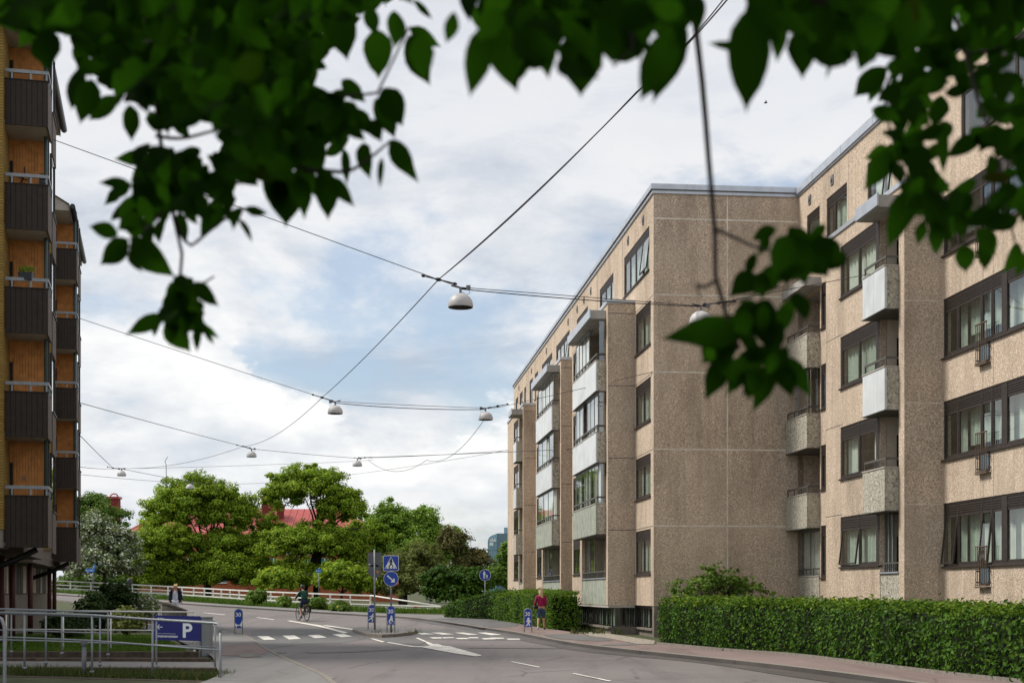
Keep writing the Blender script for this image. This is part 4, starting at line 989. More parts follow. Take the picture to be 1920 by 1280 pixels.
def speed_post(loc, label, fig, pr_label, ang=0.0, sc=1.0):
    p = Vector(loc); t = thing('speed_marker', label, 'marker post', p, 'blue 30 marker posts at the crossing')
    f = lambda x, y, z: p + Vector((math.cos(ang) * x - math.sin(ang) * y, math.sin(ang) * x + math.cos(ang) * y, z))
    w_, b, tp = .145, .30, 1.01
    arc = [(w_ * math.cos(a), tp - w_ + w_ * math.sin(a)) for a in [PI * i / 14 for i in range(15)]]
    mb = MB(); mb.prism([(-w_, b), (w_, b)] + arc, f, -.012, .012); o = mb.build('panel', M['blue'], t)
    mb = MB(); mb.tube([f(-w_, 0, -.1)] + [f(-w_, 0, b)] + [f(a, 0, c) for a, c in arc[::-1]] + [f(w_, 0, b), f(w_, 0, -.1)], .020, 8); mb.build('tube_frame', M['galv'], t)
    text_mesh('30', .205, 'lettering', M['signwhite'], o, lambda x, d, z: f(x - .115, -.014 - d, z + .735), .004)
    mb = MB(); mb.prism([(a * .98, .335 + c * .78) for a, c in fig], f, -.019, -.013)
    if fig is BIKE:
        for cx in (-.075, .075):
            ring = [(cx + .052 * math.cos(a), .385 + .052 * math.sin(a)) for a in [2 * PI * i / 16 for i in range(17)]]
            mb.tube([f(a, -.016, c) for a, c in ring], .007, 5, 0)
    mb.build('pictogram', M['signwhite'], o); return t
E_ = lambda px, py: G(px, py)
speed_post(E_(447.5, 1191.8), 'blue 30 marker post with a dog walker picture, standing on the left pavement', DOG, '', .0)
speed_post(E_(990, 1189.5), 'blue 30 marker post with a walking figure beside the woman in magenta', WALK, '', .0)
I1, I2 = G(697, 1180.3, .12), G(733, 1186, .12)
speed_post(I1, 'blue 30 marker post with a running figure, half hidden by the taller sign pole', RUN, '', .0)
speed_post(I2, 'blue 30 marker post with a cyclist picture below the round arrow sign', BIKE, '', .0)

def island():
    out = [(661, 1184.5), (672, 1189), (690, 1193.8), (716, 1195.6), (745, 1194), (774, 1190.2), (781, 1188), (776, 1184.5), (762, 1182.5), (720, 1179), (690, 1177.5), (664, 1180)]
    P = [G(x, y, 0) for x, y in out]; n = len(P); c = sum(P, Vector()) / n; mb = MB(); z1 = .13
    vs = [(p.x, p.y, -.02) for p in P] + [(p.x, p.y, z1) for p in P] + [(p.x + (c.x - p.x) * .08, p.y + (c.y - p.y) * .08, z1 + .006) for p in P] + [(c.x, c.y, z1 + .01)]
    fs = [(i, (i + 1) % n, n + (i + 1) % n, n + i) for i in range(n)] + [(n + i, n + (i + 1) % n, 2 * n + (i + 1) % n, 2 * n + i) for i in range(n)]
    mb.add(vs, fs, 0); mb.add(vs, [(2 * n + i, 2 * n + (i + 1) % n, 3 * n) for i in range(n)], 1)
    tag(mb.build('traffic_island', [M['kerb'], M['walk']]), 'small kerbed traffic island in the middle of the crossing', 'traffic island')
    rg = np.random.default_rng(8)
    blades('weeds', 'weeds', lambda r, k: np.array([(I2.x + r.normal(0, 1) * .12 + r.choice([.05, .75, -.5, 1.0]), I2.y + r.normal(0, .15) - r.choice([0, .4]), .13) for _ in range(k)]), 60, .22, .02, 9)
island()

def disc(f, r, d0, d1, mb, m=0, n=32): mb.prism([(r * math.cos(2 * PI * i / n), r * math.sin(2 * PI * i / n)) for i in range(n)], f, d0, d1, m)
def cross_sign():
    p = I2 + Vector((-.0, .07, 0)); s = p.y / FOC; t = thing('crossing_sign', 'pole with a blue pedestrian crossing sign above a round blue arrow sign', 'road sign', p)
    zc = CZ + (HOR - 1061.5) * s; zr = CZ + (HOR - 1090.5) * s; a = 14.6 * s
    mb = MB(); mb.tube([p + Vector((0, 0, -.1)), p + Vector((0, 0, zc + a))], .035, 12); mb.build('pole', M['galvd'], t)
    f = lambda x, y, z: p + Vector((x, -.05 + y, zc + z)); r = .05
    rc = [(sx * (a - r) + r * math.cos(q), sz * (a - r) + r * math.sin(q)) for sx, sz, q0 in ((1, 1, 0), (-1, 1, 90), (-1, -1, 180), (1, -1, 270)) for q in (R(q0), R(q0 + 30), R(q0 + 60), R(q0 + 90))]
    mb = MB(); mb.prism(rc, f, -.008, .008); o = mb.build('square_plate', M['signwhite'], t)
    mb = MB(); mb.prism([(x * .94, z * .94) for x, z in rc], f, -.012, -.0085); mb.build('blue_field', M['blue'], o)
    mb = MB(); mb.prism([(-a * .80, -a * .68), (a * .80, -a * .68), (0, a * .86)], f, -.016, -.0125); mb.build('white_triangle', M['signwhite'], o)
    mb = MB(); k = a * 1.0
    mb.prism([(-.04 * k, .62 * k), (.05 * k, .70 * k), (.12 * k, .60 * k), (.08 * k, .50 * k), (.16 * k, .28 * k), (.28 * k, .16 * k), (.24 * k, .10 * k), (.10 * k, .22 * k), (.10 * k, .0), (.20 * k, -.18 * k), (.36 * k, -.44 * k), (.28 * k, -.50 * k), (.04 * k, -.14 * k), (-.24 * k, -.56 * k), (-.34 * k, -.50 * k), (-.10 * k, -.08 * k), (-.10 * k, .26 * k), (-.22 * k, .10 * k), (-.28 * k, .16 * k), (-.10 * k, .44 * k)], f, -.020, -.0165)
    for q in (-.62, -.22, .18, .56): mb.prism([((q - .05) * k, -.64 * k), ((q + .12) * k, -.64 * k), ((q + .06) * k, -.50 * k), ((q - .06) * k, -.52 * k)], f, -.019, -.0165)
    mb.build('pictogram', M['black'], o)
    g = lambda x, y, z: p + Vector((x, -.05 + y, zr + z)); rr = 14.0 * s
    mb = MB(); disc(g, rr, -.008, .008, mb); o = mb.build('round_plate', M['signwhite'], t)
    mb = MB(); disc(g, rr * .95, -.012, -.0085, mb); mb.build('blue_field', M['blue'], o)
    ca = -PI / 4.4; rot = lambda x, z: (math.cos(ca) * x - math.sin(ca) * z, math.sin(ca) * x + math.cos(ca) * z)
    mb = MB(); mb.prism([rot(x * rr, z * rr) for x, z in [(-.66, -.085), (.30, -.085), (.22, -.30), (.34, -.34), (.70, 0), (.34, .34), (.22, .30), (.30, .085), (-.66, .085)]], g, -.017, -.0125); mb.build('arrow', M['signwhite'], o)
    mb = MB(); rg = random.Random(3); q = [(-.70 + .07 * i, -.05 - .05 * i + (.13 if i % 2 else -.10)) for i in range(12)]
    mb.tube([g(x * rr, -.014, z * rr) for x, z in q], .006, 5); mb.build('scribble', M['signblue'], o)
cross_sign()
def back_sign():
    p = I1 + Vector((.12, -.08, 0)); s = p.y / FOC; t = thing('road_sign', 'grey backs of a square sign and a round sign on one pole', 'road sign', p)
    zc = CZ + (HOR - 1048.5) * s; zr = CZ + (HOR - 1075.5) * s
    mb = MB(); mb.tube([p + Vector((0, 0, -.1)), p + Vector((0, 0, zc + .29))], .033, 12); mb.build('pole', M['galv'], t)
    mb = MB(); a = 13.3 * s; mb.box(world, (p.x - a, p.y + .05, zc - a), (p.x + a, p.y + .065, zc + a)); o = mb.build('square_plate', M['signback'], t, bevel=.004)
    mb = MB(); mb.box(world, (p.x - .25, p.y + .041, zc - a * .72), (p.x - .18, p.y + .049, zc - a * .6)); mb.build('sticker', M['signwhite'], o)
    g = lambda x, y, z: p + Vector((x, .05 + y, zr + z)); mb = MB(); disc(g, 12.4 * s, .0, .015, mb); o = mb.build('round_plate', M['signback'], t)
    mb = MB(); mb.box(world, (p.x + .05, p.y + .040, zr - .26), (p.x + .09, p.y + .049, zr - .15)); mb.build('sticker', M['signwhite'], o)
    mb = MB(); disc(lambda x, y, z: g(x + .12, y, z - .03), .055, -.01, -.001, mb); mb.build('sticker', M['orange'], o)
back_sign()
def walk_sign():
    p = Vector(((909.5 - 960) / FOC * 90, 90, .2)); s = p.y / FOC; zc = CZ + (HOR - 1077.5) * s; t = thing('footpath_sign', 'round blue footpath sign with adult and child, behind the hedge', 'road sign', p)
    mb = MB(); mb.tube([p, p + Vector((0, 0, zc + .1))], .032, 10); mb.build('pole', M['galv'], t)
    g = lambda x, y, z: Vector((p.x + x, p.y - .05 + y, zc + z)); r = 10.8 * s
    mb = MB(); disc(g, r, -.008, .008, mb); o = mb.build('round_plate', M['signwhite'], t)
    mb = MB(); disc(g, r * .94, -.012, -.0085, mb); mb.build('blue_field', M['blue'], o)
    mb = MB(); body = [(-.10, .62), (0, .70), (.08, .62), (.06, .52), (.20, .42), (.20, .02), (.13, .02), (.12, -.62), (.03, -.62), (0, -.08), (-.06, -.62), (-.16, -.62), (-.15, .02), (-.22, .02), (-.24, .42), (-.10, .52)]
    mb.prism([((x - .12) * r, z * r) for x, z in body], g, -.017, -.0125); mb.prism([((x * .55 + .34) * r, (z * .55 - .28) * r) for x, z in body], g, -.017, -.0125); mb.build('pictogram', M['signwhite'], o)
walk_sign()
def street_plate(px, py, Y, plates, label, m='signblue'):
    c = at(px, py, Y); p = Vector((c.x, Y, h(c.x, Y))); t = thing('street_sign', label, 'street sign', p)
    mb = MB(); mb.tube([p, Vector((c.x, Y, c.z + .25))], .035, 8); mb.build('pole', M['galvd'], t)
    for x0, x1, y0, y1 in plates:
        a, b = at(x0, y0, Y - .06), at(x1, y1, Y - .06); mb = MB(); mb.box(world, (a.x, Y - .07, b.z), (b.x, Y - .05, a.z)); o = mb.build('name_plate', M[m], t)
        mb = MB(); hh = a.z - b.z; n = int((b.x - a.x) / .14)
        for i in range(n): x = a.x + (b.x - a.x) * (.08 + .86 * i / n); mb.box(world, (x, Y - .076, b.z + hh * .38), (x + .075, Y - .0705, b.z + hh * (.55 if i % 3 else .66)))
        mb.build('lettering', M['signwhite'], o)
street_plate(174.5, 1069, 112, [(160, 177, 1065.5, 1072), (174.8, 180, 1058, 1065)], 'two small blue street name plates on a thin pole by the blossoming tree')
street_plate(598, 1070, 118, [(592.5, 602.5, 1066, 1073)], 'single small blue street plate on a dark pole behind the cyclist')
def path_lamp():
    Y = 108; c = at(243, 1090, Y); p = Vector((c.x, Y, h(c.x, Y))); t = thing('path_lamp', 'small dark dome lamp on a short pole behind the white fence', 'lamp', p)
    mb = MB(); mb.tube([p, Vector((c.x, Y, c.z - .2))], .05, 8); mb.build('pole', M['galvd'], t)
    mb = MB(); mb.lathe((c.x, Y, c.z - .25), [(.10, 0), (.22, .10), (.23, .12), (.19, .4), (.14, .5), (0, .52)], 16); mb.build('shade', M['gutter'], t)
path_lamp()
def tall_lamp():
    Y = 112; c = at(806.5, 1074, Y); p = Vector((c.x, Y, h(c.x, Y))); t = thing('street_lamp', 'slim grey lamp post with a flat head in front of the bushes', 'street lamp', p)
    mb = MB(); mb.tube([p, Vector((c.x, Y, c.z))], [.07, .05], 10); mb.build('pole', M['galv'], t)
    mb = MB(); mb.box(world, (c.x - .42, Y - .1, c.z - .06), (c.x + .06, Y + .1, c.z + .06)); mb.build('lamp_head', M['galv'], t, bevel=.02)
tall_lamp()

# ------------------------------------------------------------------ curved concrete parapet with bars
def parapet():
    top = [(243, 1121, 66), (273, 1123.7, 65.5), (289, 1125, 65), (304, 1127.6, 64.5), (320, 1131.5, 64), (339, 1139, 63.4), (349, 1143, 63)]
    P = smooth_line([at(*q) for q in top], 30, 2); t = thing('parapet', 'grey concrete parapet with barred openings sweeping down beside the left pavement', 'parapet', (P[0].x, P[0].y, 0))
    a = [p for p in P]; mb = MB(); vs = []
    for p in a: vs += [(p.x, p.y, p.z - .09), (p.x, p.y, p.z), (p.x, p.y + .28, p.z), (p.x, p.y + .28, p.z - .09)]
    mb.add(vs, [(4 * i + j, 4 * i + (j + 1) % 4, 4 * i + 4 + (j + 1) % 4, 4 * i + 4 + j) for i in range(29) for j in range(4)] + [(0, 1, 2, 3), (116, 117, 118, 119)]); mb.build('coping', M['concrete'], t)
    k = 15; mb = MB(); vs = []
    for p in a[k:]: vs += [(p.x, p.y + .04, -.1), (p.x, p.y + .04, p.z - .091), (p.x, p.y + .22, p.z - .091), (p.x, p.y + .22, -.1)]
    n = len(a) - k; mb.add(vs, [(4 * i + j, 4 * i + (j + 1) % 4, 4 * i + 4 + (j + 1) % 4, 4 * i + 4 + j) for i in range(n - 1) for j in range(4)] + [(0, 1, 2, 3), tuple(4 * n - 4 + j for j in range(4))]); mb.build('solid_wall', M['concrete'], t)
    for i in range(0, k, 5): p = a[i]; mb = MB(); mb.box(world, (p.x - .07, p.y + .05, -.1), (p.x + .07, p.y + .2, p.z - .091)); mb.build('pillar', M['concrete'], t)
    mb = MB(); e = a[0]; f_ = a[k]
    for i in range(24): q = e.lerp(f_, i / 24); z = a[int(i / 24 * k)].z; mb.box(world, (q.x - .012, q.y + .1, .45), (q.x + .012, q.y + .13, z - .1))
    mb.build('bars', M['galvd'], t); mb = MB(); mb.box(lambda x, y, z: e.lerp(f_, x) * 1 + Vector((0, y, z - e.lerp(f_, x).z)), (0, .05, -.1), (1, .2, .45)); mb.build('base', M['wallbrown'], t)
parapet()

# ------------------------------------------------------------------ suspended street lamps and their wires
def hang_lamp(px, py_rim, wpx, Y, label, extra=True, box_side=1):
    c = at(px, py_rim, Y); r = .352; t = thing('hanging_lamp', label, 'street lamp', (c.x, c.y, c.z + .60), 'dome lamps hung over the street')
    mb = MB(); prof = [(r * .985, .0), (r, .012), (r, .06)] + [(r * math.cos(a), .06 + .34 * math.sin(a)) for a in [PI / 2 * i / 12 for i in range(1, 12)]] + [(.05, .405), (0, .405)]
    mb.lathe(c, prof, 36); mb.lathe(c, [(r * .985, 0), (r * .96, .008), (r * .95, .06)] + [(r * .94 * math.cos(a), .06 + .31 * math.sin(a)) for a in [PI / 2 * i / 8 for i in range(1, 9)]], 36, 1)
    mb.build('shade', [M['shade'], M['shadein']], t)
    mb = MB(); mb.box(world, (c.x - .035, c.y - .03, c.z + .40), (c.x + .035, c.y + .03, c.z + .54)); mb.build('hanger', M['galvd'], t)
    mb = MB(); mb.tube([c + Vector((-.26 * box_side, 0, .62)), c + Vector((0, 0, .555)), c + Vector((.16 * box_side, 0, .54))], .022, 6); mb.build('yoke', M['cable'], t)
    mb = MB(); q = c + Vector((.22 * box_side, 0, .56)); mb.box(world, (q.x - .06, q.y - .05, q.z - .06), (q.x + .06, q.y + .05, q.z + .06)); mb.build('junction_box', M['galvd'], t)
    mb = MB(); mb.tube([q + Vector((0, 0, -.06)), q + Vector((.05 * box_side, 0, -.15)), q + Vector((-.06 * box_side, 0, -.2)), c + Vector((.04, 0, .44))], .008, 5); mb.build('cord', M['cable'], t)
    return c
LMP = dict(a=(863.5, 576.5, 47, 40), b=(628.5, 775.5, 28, 66), c=(910.5, 787, 27, 68), d=(471.5, 856.5, 19, 98), e=(670, 873.5, 18, 103), f=(228, 892, 17, 110), g=(356.5, 916, 16, 118), i=(1314, 607, 30, 44))
LC = {}
for k, lab in (('a', 'largest grey dome lamp hanging over the street in the middle of the sky'), ('b', 'grey dome lamp hanging from the second span wire, left of the pair'), ('c', 'pale dome lamp on the second span wire beside the building'),
               ('d', 'small dome lamp hanging above the gap between the two maples'), ('e', 'small white dome lamp just right of the second maple top'), ('f', 'small dome lamp on the wire nearest the left building'),
               ('g', 'little white dome lamp hanging before the big maple crown'), ('i', 'dome lamp before the gable wall, half covered by leaves')):
    px, py, wp, Y = LMP[k]; LC[k] = hang_lamp(px, py, wp, Y, lab, box_side=-1 if k in 'bc' else 1)
def wire(label, runs, cat='cable', clamps=()):
    t = thing('overhead_wire', label, cat, runs[0][0][0], 'wires over the street')
    for pts, sag, r, name in runs:
        Q = []
        for a, b in zip(pts, pts[1:]):
            n = 14; a, b = Vector(a), Vector(b)
            for i in range(n + (b == Vector(pts[-1]))): q = i / n; p = a.lerp(b, q); p.z -= 4 * sag * q * (1 - q); Q.append(p)
        mb = MB(); mb.tube(Q, r, 5); mb.build(name, M['cable'], t)
    for p, d in clamps:
        mb = MB(); p = Vector(p); d = Vector(d).normalized()
        mb.tube([p - d * .5, p - d * .44, p - d * .38, p - d * .1, p, p + d * .1, p + d * .42, p + d * .48, p + d * .55], [.02, .05, .02, .02, .06, .02, .02, .045, .015], 8); mb.build('clamp', M['cable'], t)
up = lambda k, dz=.60: LC[k] + Vector((0, 0, dz))
nA = at(822, 524, 40.2); nB = at(604, 745, 66); nD = at(456, 836.5, 98); nF = at(212, 877, 110)
e1 = FRL(1.0, .02, 13.3); e1 = at(100, 262, 40.3)
wire('thin span wire carrying the largest lamp, from the brown balconies to the near bay wall', [([e1, nA, up('a', .57), up('i', .55), FR(-13.13, VN - .02, 1.65 + (1109 - 487) / FOC * 38.9)], .0, .011, 'span_wire'), ([up('a', .52), up('i', .53)], .05, .015, 'feed_cable')], clamps=[(nA, (1, 0, -.25)), (up('i', .62) + Vector((.55, 0, .03)), (1, 0, .1))])
wire('second span wire from the left building through the pair of lamps', [([at(150, 597, 58), nB, up('b', .57), up('c', .57), at(936, 763, 69), FR(.15, -.02, 9.63)], .02, .012, 'span_wire'), ([up('b', .5), up('c', .5)], .1, .018, 'feed_cable')], clamps=[(nB, (1, .05, -.3)), (at(933, 761, 69), (1, 0, .2))])
wire('third span wire passing the lamp between the maples and the white lamp', [([at(150, 755, 62), nD, up('d', .57), up('e', .57), at(685, 857, 103), FR(14, -.02, 1.65 + (1109 - 838) / FOC * 65)], .03, .016, 'span_wire'), ([at(690, 858, 103), at(960, 843.5, 100)], .06, .014, 'feed_cable')], clamps=[(nD, (1, .05, -.2)), (at(684, 857.5, 103), (1, 0, 0))])
wire('fourth span wire carrying the lamp near the left building and the lamp by the maple', [([at(150, 816, 66), nF, up('f', .56), up('g', .6)], .03, .018, 'span_wire'), ([at(145, 874.5, 66), nF + Vector((.1, 0, -.05)), at(520, 870, 140), at(700, 862, 150)], .05, .014, 'feed_cable')], clamps=[(nF, (1, 0, -.2))])
wire('twisted feed cable climbing from lamp to lamp towards the upper right corner', [([at(1420, -70, 24), at(1200, 168, 30), nA, nB], .12, .015, 'feed_cable'), ([at(1408, -70, 24), at(1194, 172, 30), nA], .16, .012, 'feed_cable'), ([nB, nD, nF], .5, .014, 'feed_cable')])
wire('slack cable swinging from the pair of lamps down towards the bridge', [([at(912, 780, 69), at(800, 862, 95), at(690, 862, 103)], .8, .014, 'feed_cable'), ([at(150, 889, 90), at(500, 905, 150), at(960, 842, 104)], .3, .014, 'feed_cable')])

# bird
b = at(1436, 193, 60); t = thing('bird', 'tiny dark bird high in the grey sky', 'bird', b)
mb = MB(); mb.tube([b + Vector((-.09, 0, -.01)), b + Vector((-.04, 0, 0)), b + Vector((.03, 0, .01)), b + Vector((.08, 0, .02))], [.005, .035, .032, .005], 8); mb.build('body', M['black'], t)
for s_ in (1, -1): mb = MB(); mb.add([b + Vector((-.03, 0, .01)), b + Vector((.03, 0, .01)), b + Vector((.01, .1 * s_, .08)), b + Vector((-.03, .12 * s_, .06))], [(0, 1, 2, 3)]); mb.build('wing', M['black'], t)

# planters and ornaments on the left balconies
def planter(px, py, Y, wpx, label, fl):
    c = at(px, py, Y); s = Y / FOC; t = thing('flower_box', label, 'flower box', c); a = wpx / 2 * s
    mb = MB(); mb.prism([(-a, .10), (a, .10), (a * .86, -.12), (-a * .86, -.12)], lambda x, d, z: c + Vector((x, d, z)), -.1, .1); mb.build('box', M['gutter'], t)
    rg = np.random.default_rng(int(px)); n = 90; P = np.array(c) + np.stack([rg.uniform(-a, a, n), rg.uniform(-.09, .09, n), rg.uniform(.1, .26, n)], 1)
    V = (P[:, None, :] + rg.normal(0, .03, (n, 4, 3))).reshape(-1, 3); numpy_mesh('flowers', V, np.arange(4 * n).reshape(n, 4), [M[fl]], t)
planter(49, 518, 38.3, 27, 'dark planter box with yellow flowers hung inside a balcony rail', 'lime')
planter(80, 346, 38.9, 10, 'small pot of green herbs in the corner of a balcony', 'bush')
def ornament():
    c = at(44, 335, 39.5); t = thing('wall_ornament', 'antler shaped ornament on the orange balcony wall', 'ornament', c)
    mb = MB(); mb.tube([c + Vector((-.12, 0, -.2)), c + Vector((0, -.05, -.02)), c + Vector((.05, -.05, .12)), c + Vector((.04, -.05, .32))], .018, 6); mb.tube([c + Vector((0, -.05, -.02)), c + Vector((.14, -.05, -.06)), c + Vector((.2, -.05, .02))], .018, 6); mb.tube([c + Vector((0, -.05, 0)), c + Vector((-.1, -.05, .1))], .03, 6); mb.build('antler', M['wallbrown'], t)
    c = at(46, 897, 39.6); t = thing('wall_lantern', 'small metal wall lantern on the orange wall of the lowest balcony', 'lantern', c)
    mb = MB(); mb.lathe(c, [(0, -.17), (.04, -.15), (.06, 0), (.05, .1), (.02, .14), (.0, .16)], 10); mb.build('body', M['galvd'], t)
    mb = MB(); mb.tube([c + Vector((0, .1, .2)), c + Vector((0, 0, .22)), c + Vector((0, 0, .15))], .012, 6); mb.build('bracket', M['galvd'], t)
ornament()
# ------------------------------------------------------------------ people
def hand(nodes, edges, wrist, side, pre, d, fwd):
    """palm and five curled fingers continuing from the wrist; d = finger direction, fwd = thumb side"""
    w_ = Vector(nodes[wrist][:3]); d = Vector(d).normalized(); fw = Vector(fwd).normalized(); n = d.cross(fw)
    def put(k, v, r): nodes[pre + k] = (*v, r)
    put('palm', w_ + d * .055, .026); edges.append((wrist, pre + 'palm'))
    for i, (off, L) in enumerate(((.030, .070), (.010, .080), (-.010, .075), (-.028, .058))):
        b = w_ + d * .085 + fw * off; put(f'f{i}a', b, .0105); put(f'f{i}b', b + d * L * .55 + n * .012, .0095); put(f'f{i}c', b + d * L * .9 + n * .035, .0075)
        edges += [(pre + 'palm', pre + f'f{i}a'), (pre + f'f{i}a', pre + f'f{i}b'), (pre + f'f{i}b', pre + f'f{i}c')]
    b = w_ + d * .04 + fw * .034; put('t0', b, .012); put('t1', b + d * .035 + fw * .02, .010); edges += [(pre + 'palm', pre + 't0'), (pre + 't0', pre + 't1')]

def figure(T, J, mats, hands=None):
    """J: joint positions in metres (x, y, z) in the person's own axes; T places them"""
    pass

def person_mesh(parent, place, J, skinmat, hands=()):
    N = {}; E = []
    def put(k, r, r2=None): v = place(*J[k]); N[k] = (v.x, v.y, v.z, r, r2 or r)
    put('pelvis', .135, .11); put('waist', .115, .09); put('chest', .145, .105); put('shoulders', .10, .08); put('neck', .052); put('head0', .070); put('head1', .092); put('head2', .080)
    E += [('pelvis', 'waist'), ('waist', 'chest'), ('chest', 'shoulders'), ('shoulders', 'neck'), ('neck', 'head0'), ('head0', 'head1'), ('head1', 'head2')]
    for s in 'lr':
        put('sh' + s, .055); put('el' + s, .041); put('wr' + s, .027); E += [('shoulders', 'sh' + s), ('sh' + s, 'el' + s), ('el' + s, 'wr' + s)]
        put('hip' + s, .095); put('kn' + s, .058); put('ca' + s, .054); put('an' + s, .036); put('to' + s, .030); E += [('pelvis', 'hip' + s), ('hip' + s, 'kn' + s), ('kn' + s, 'ca' + s), ('ca' + s, 'an' + s), ('an' + s, 'to' + s)]
    for s, d, f in hands: hand(N, E, 'wr' + s, s, s, place(*d) - place(0, 0, 0), place(*f) - place(0, 0, 0))
    return skin_body('body', N, E, skinmat, parent)

def cloth(name, parent, place, J, chain, rad, mt, extra=None):
    """a garment grown round part of the skeleton; chain: list of edges"""
    N = {}
    for k in rad:
        p = (extra or {}).get(k) or J[k]; v = place(*p); r = rad[k]; N[k] = (v.x, v.y, v.z, *(r if isinstance(r, tuple) else (r, r)))
    return skin_body(name, N, chain, mt, parent, 2, list(rad)[0])

def mid(J, a, b, f): return tuple(J[a][i] + (J[b][i] - J[a][i]) * f for i in range(3))
def shoe(parent, place, an, to, mt, name='shoe'):
    a, b = Vector(an), Vector(to); d = (b - a); d2 = Vector((d.x, d.y, 0)); d2 = d2.normalized() if d2.length > 1e-3 else Vector((0, 1, 0))
    heel = a - d2 * .05 + Vector((0, 0, -.035)); N = {'h': heel, 'm': a + d * .45 + Vector((0, 0, -.015)), 't': b + d * .25}
    NN = {k: (*place(*v), r) for (k, v), r in zip(N.items(), (.040, .046, .036))}
    skin_body(name, NN, [('h', 'm'), ('m', 't')], mt, parent, 2, 'h')
def face(parent, place, J, yaw=1):
    """nose, ears and eyes on the head, facing +y"""
    c = Vector(J['head1']); mb = MB()
    mb.tube([place(*(c + Vector((0, .085, .01)))), place(*(c + Vector((0, .112, -.025)))), place(*(c + Vector((0, .088, -.035))))], [.010, .016, .012], 6)
    for s in (1, -1): mb.tube([place(*(c + Vector((.090 * s, -.01, .02)))), place(*(c + Vector((.102 * s, -.012, .0)))), place(*(c + Vector((.09 * s, -.0, -.03))))], [.008, .018, .010], 6)
    mb.build('face_features', M['skin'], parent)
    mb = MB()
    for s in (1, -1): mb.lathe(place(*(c + Vector((.032 * s, .084, .015)))), [(0, -.008), (.009, 0), (0, .008)], 8)
    mb.tube([place(*(c + Vector((-.024, .082, -.058)))), place(*(c + Vector((0, .09, -.060)))), place(*(c + Vector((.024, .082, -.058))))], .005, 5)
    mb.build('eyes_and_mouth', M['wallbrown'], parent)

def woman():
    p = Vector(((1014.5 - 960) / FOC * 58.4, 58.4, .115)); sc = .985
    t = thing('person', 'person in a magenta sweater and denim knee shorts walking away with a dark shoulder bag', 'person', p)
    yaw = R(-6); place = lambda x, y, z: p + Vector((math.cos(yaw) * x - math.sin(yaw) * y, math.sin(yaw) * x + math.cos(yaw) * y, z)) * sc
    J = dict(pelvis=(0, 0, .90), waist=(0, .0, 1.04), chest=(0, .01, 1.22), shoulders=(0, 0, 1.36), neck=(0, .0, 1.44), head0=(0, .02, 1.50), head1=(0, .02, 1.565), head2=(0, .01, 1.62),
             shl=(-.165, 0, 1.36), ell=(-.225, -.06, 1.12), wrl=(-.285, .06, .93), shr=(.165, 0, 1.36), elr=(.205, -.05, 1.10), wrr=(.18, .10, .93),
             hipl=(-.085, 0, .86), knl=(-.10, -.02, .47), cal=(-.10, -.10, .34), anl=(-.105, -.24, .13), tol=(-.115, -.14, .035),
             hipr=(.085, 0, .86), knr=(.095, .12, .48), car=(.115, .10, .34), anr=(.13, .10, .075), tor=(.14, .23, .035))
    person_mesh(t, place, J, M['skin'], [('l', (-.3, .3, -1), (0, 1, .3)), ('r', (0, .4, -1), (-.3, 1, 0))]); face(t, place, J)
    up = dict(J); up['hem'] = (0, 0, .90); up['mel'] = mid(J, 'ell', 'wrl', .88); up['mer'] = mid(J, 'elr', 'wrr', .88); up['col'] = (0, .0, 1.405)
    cloth('sweater', t, place, up, [('hem', 'waist'), ('waist', 'chest'), ('chest', 'shoulders'), ('shoulders', 'col'), ('shoulders', 'shl'), ('shl', 'ell'), ('ell', 'mel'), ('shoulders', 'shr'), ('shr', 'elr'), ('elr', 'mer')],
          dict(hem=(.155, .125), waist=(.145, .11), chest=(.165, .12), shoulders=(.115, .095), col=.065, shl=.070, ell=.056, mel=.046, shr=.070, elr=.056, mer=.046), M['magenta'])
    up['belt'] = (0, 0, .95); up['kl'] = mid(J, 'hipl', 'knl', 1.04); up['kr'] = mid(J, 'hipr', 'knr', 1.04)
    cloth('shorts', t, place, up, [('belt', 'pelvis'), ('pelvis', 'hipl'), ('pelvis', 'hipr'), ('hipl', 'kl'), ('hipr', 'kr')], dict(belt=(.14, .115), pelvis=(.155, .125), hipl=.108, hipr=.108, kl=.088, kr=.088), M['denim'])
    hr = {'a': (*place(0, .0, 1.645), .085), 'b': (*place(0, -.022, 1.57), .105, .095), 'c': (*place(.01, -.055, 1.46), .085, .055), 'd': (*place(.05, -.085, 1.36), .060, .035), 'e': (*place(.085, -.07, 1.30), .03, .02)}
    skin_body('hair', hr, [('a', 'b'), ('b', 'c'), ('c', 'd'), ('d', 'e')], M['blond'], t, 2, 'b')
    shoe(t, place, J['anl'], J['tol'], M['whitec']); shoe(t, place, J['anr'], J['tor'], M['black'])
    bg = thing('shoulder_bag', 'dark shoulder bag carried at the left hip of the person in magenta', 'bag', place(-.24, .02, .9))
    N = {'a': (*place(-.27, .10, .98), .07, .05), 'b': (*place(-.25, -.02, .93), .13, .07), 'c': (*place(-.19, -.14, .90), .11, .06)}
    skin_body('bag_body', N, [('a', 'b'), ('b', 'c')], M['black'], bg, 2, 'b')
    mb = MB(); mb.tube([place(-.26, .1, 1.02), place(-.22, .08, 1.25), place(-.17, .0, 1.445), place(-.20, -.12, 1.25), place(-.2, -.15, .98)], .012, 6); mb.build('strap', M['black'], bg)
woman()

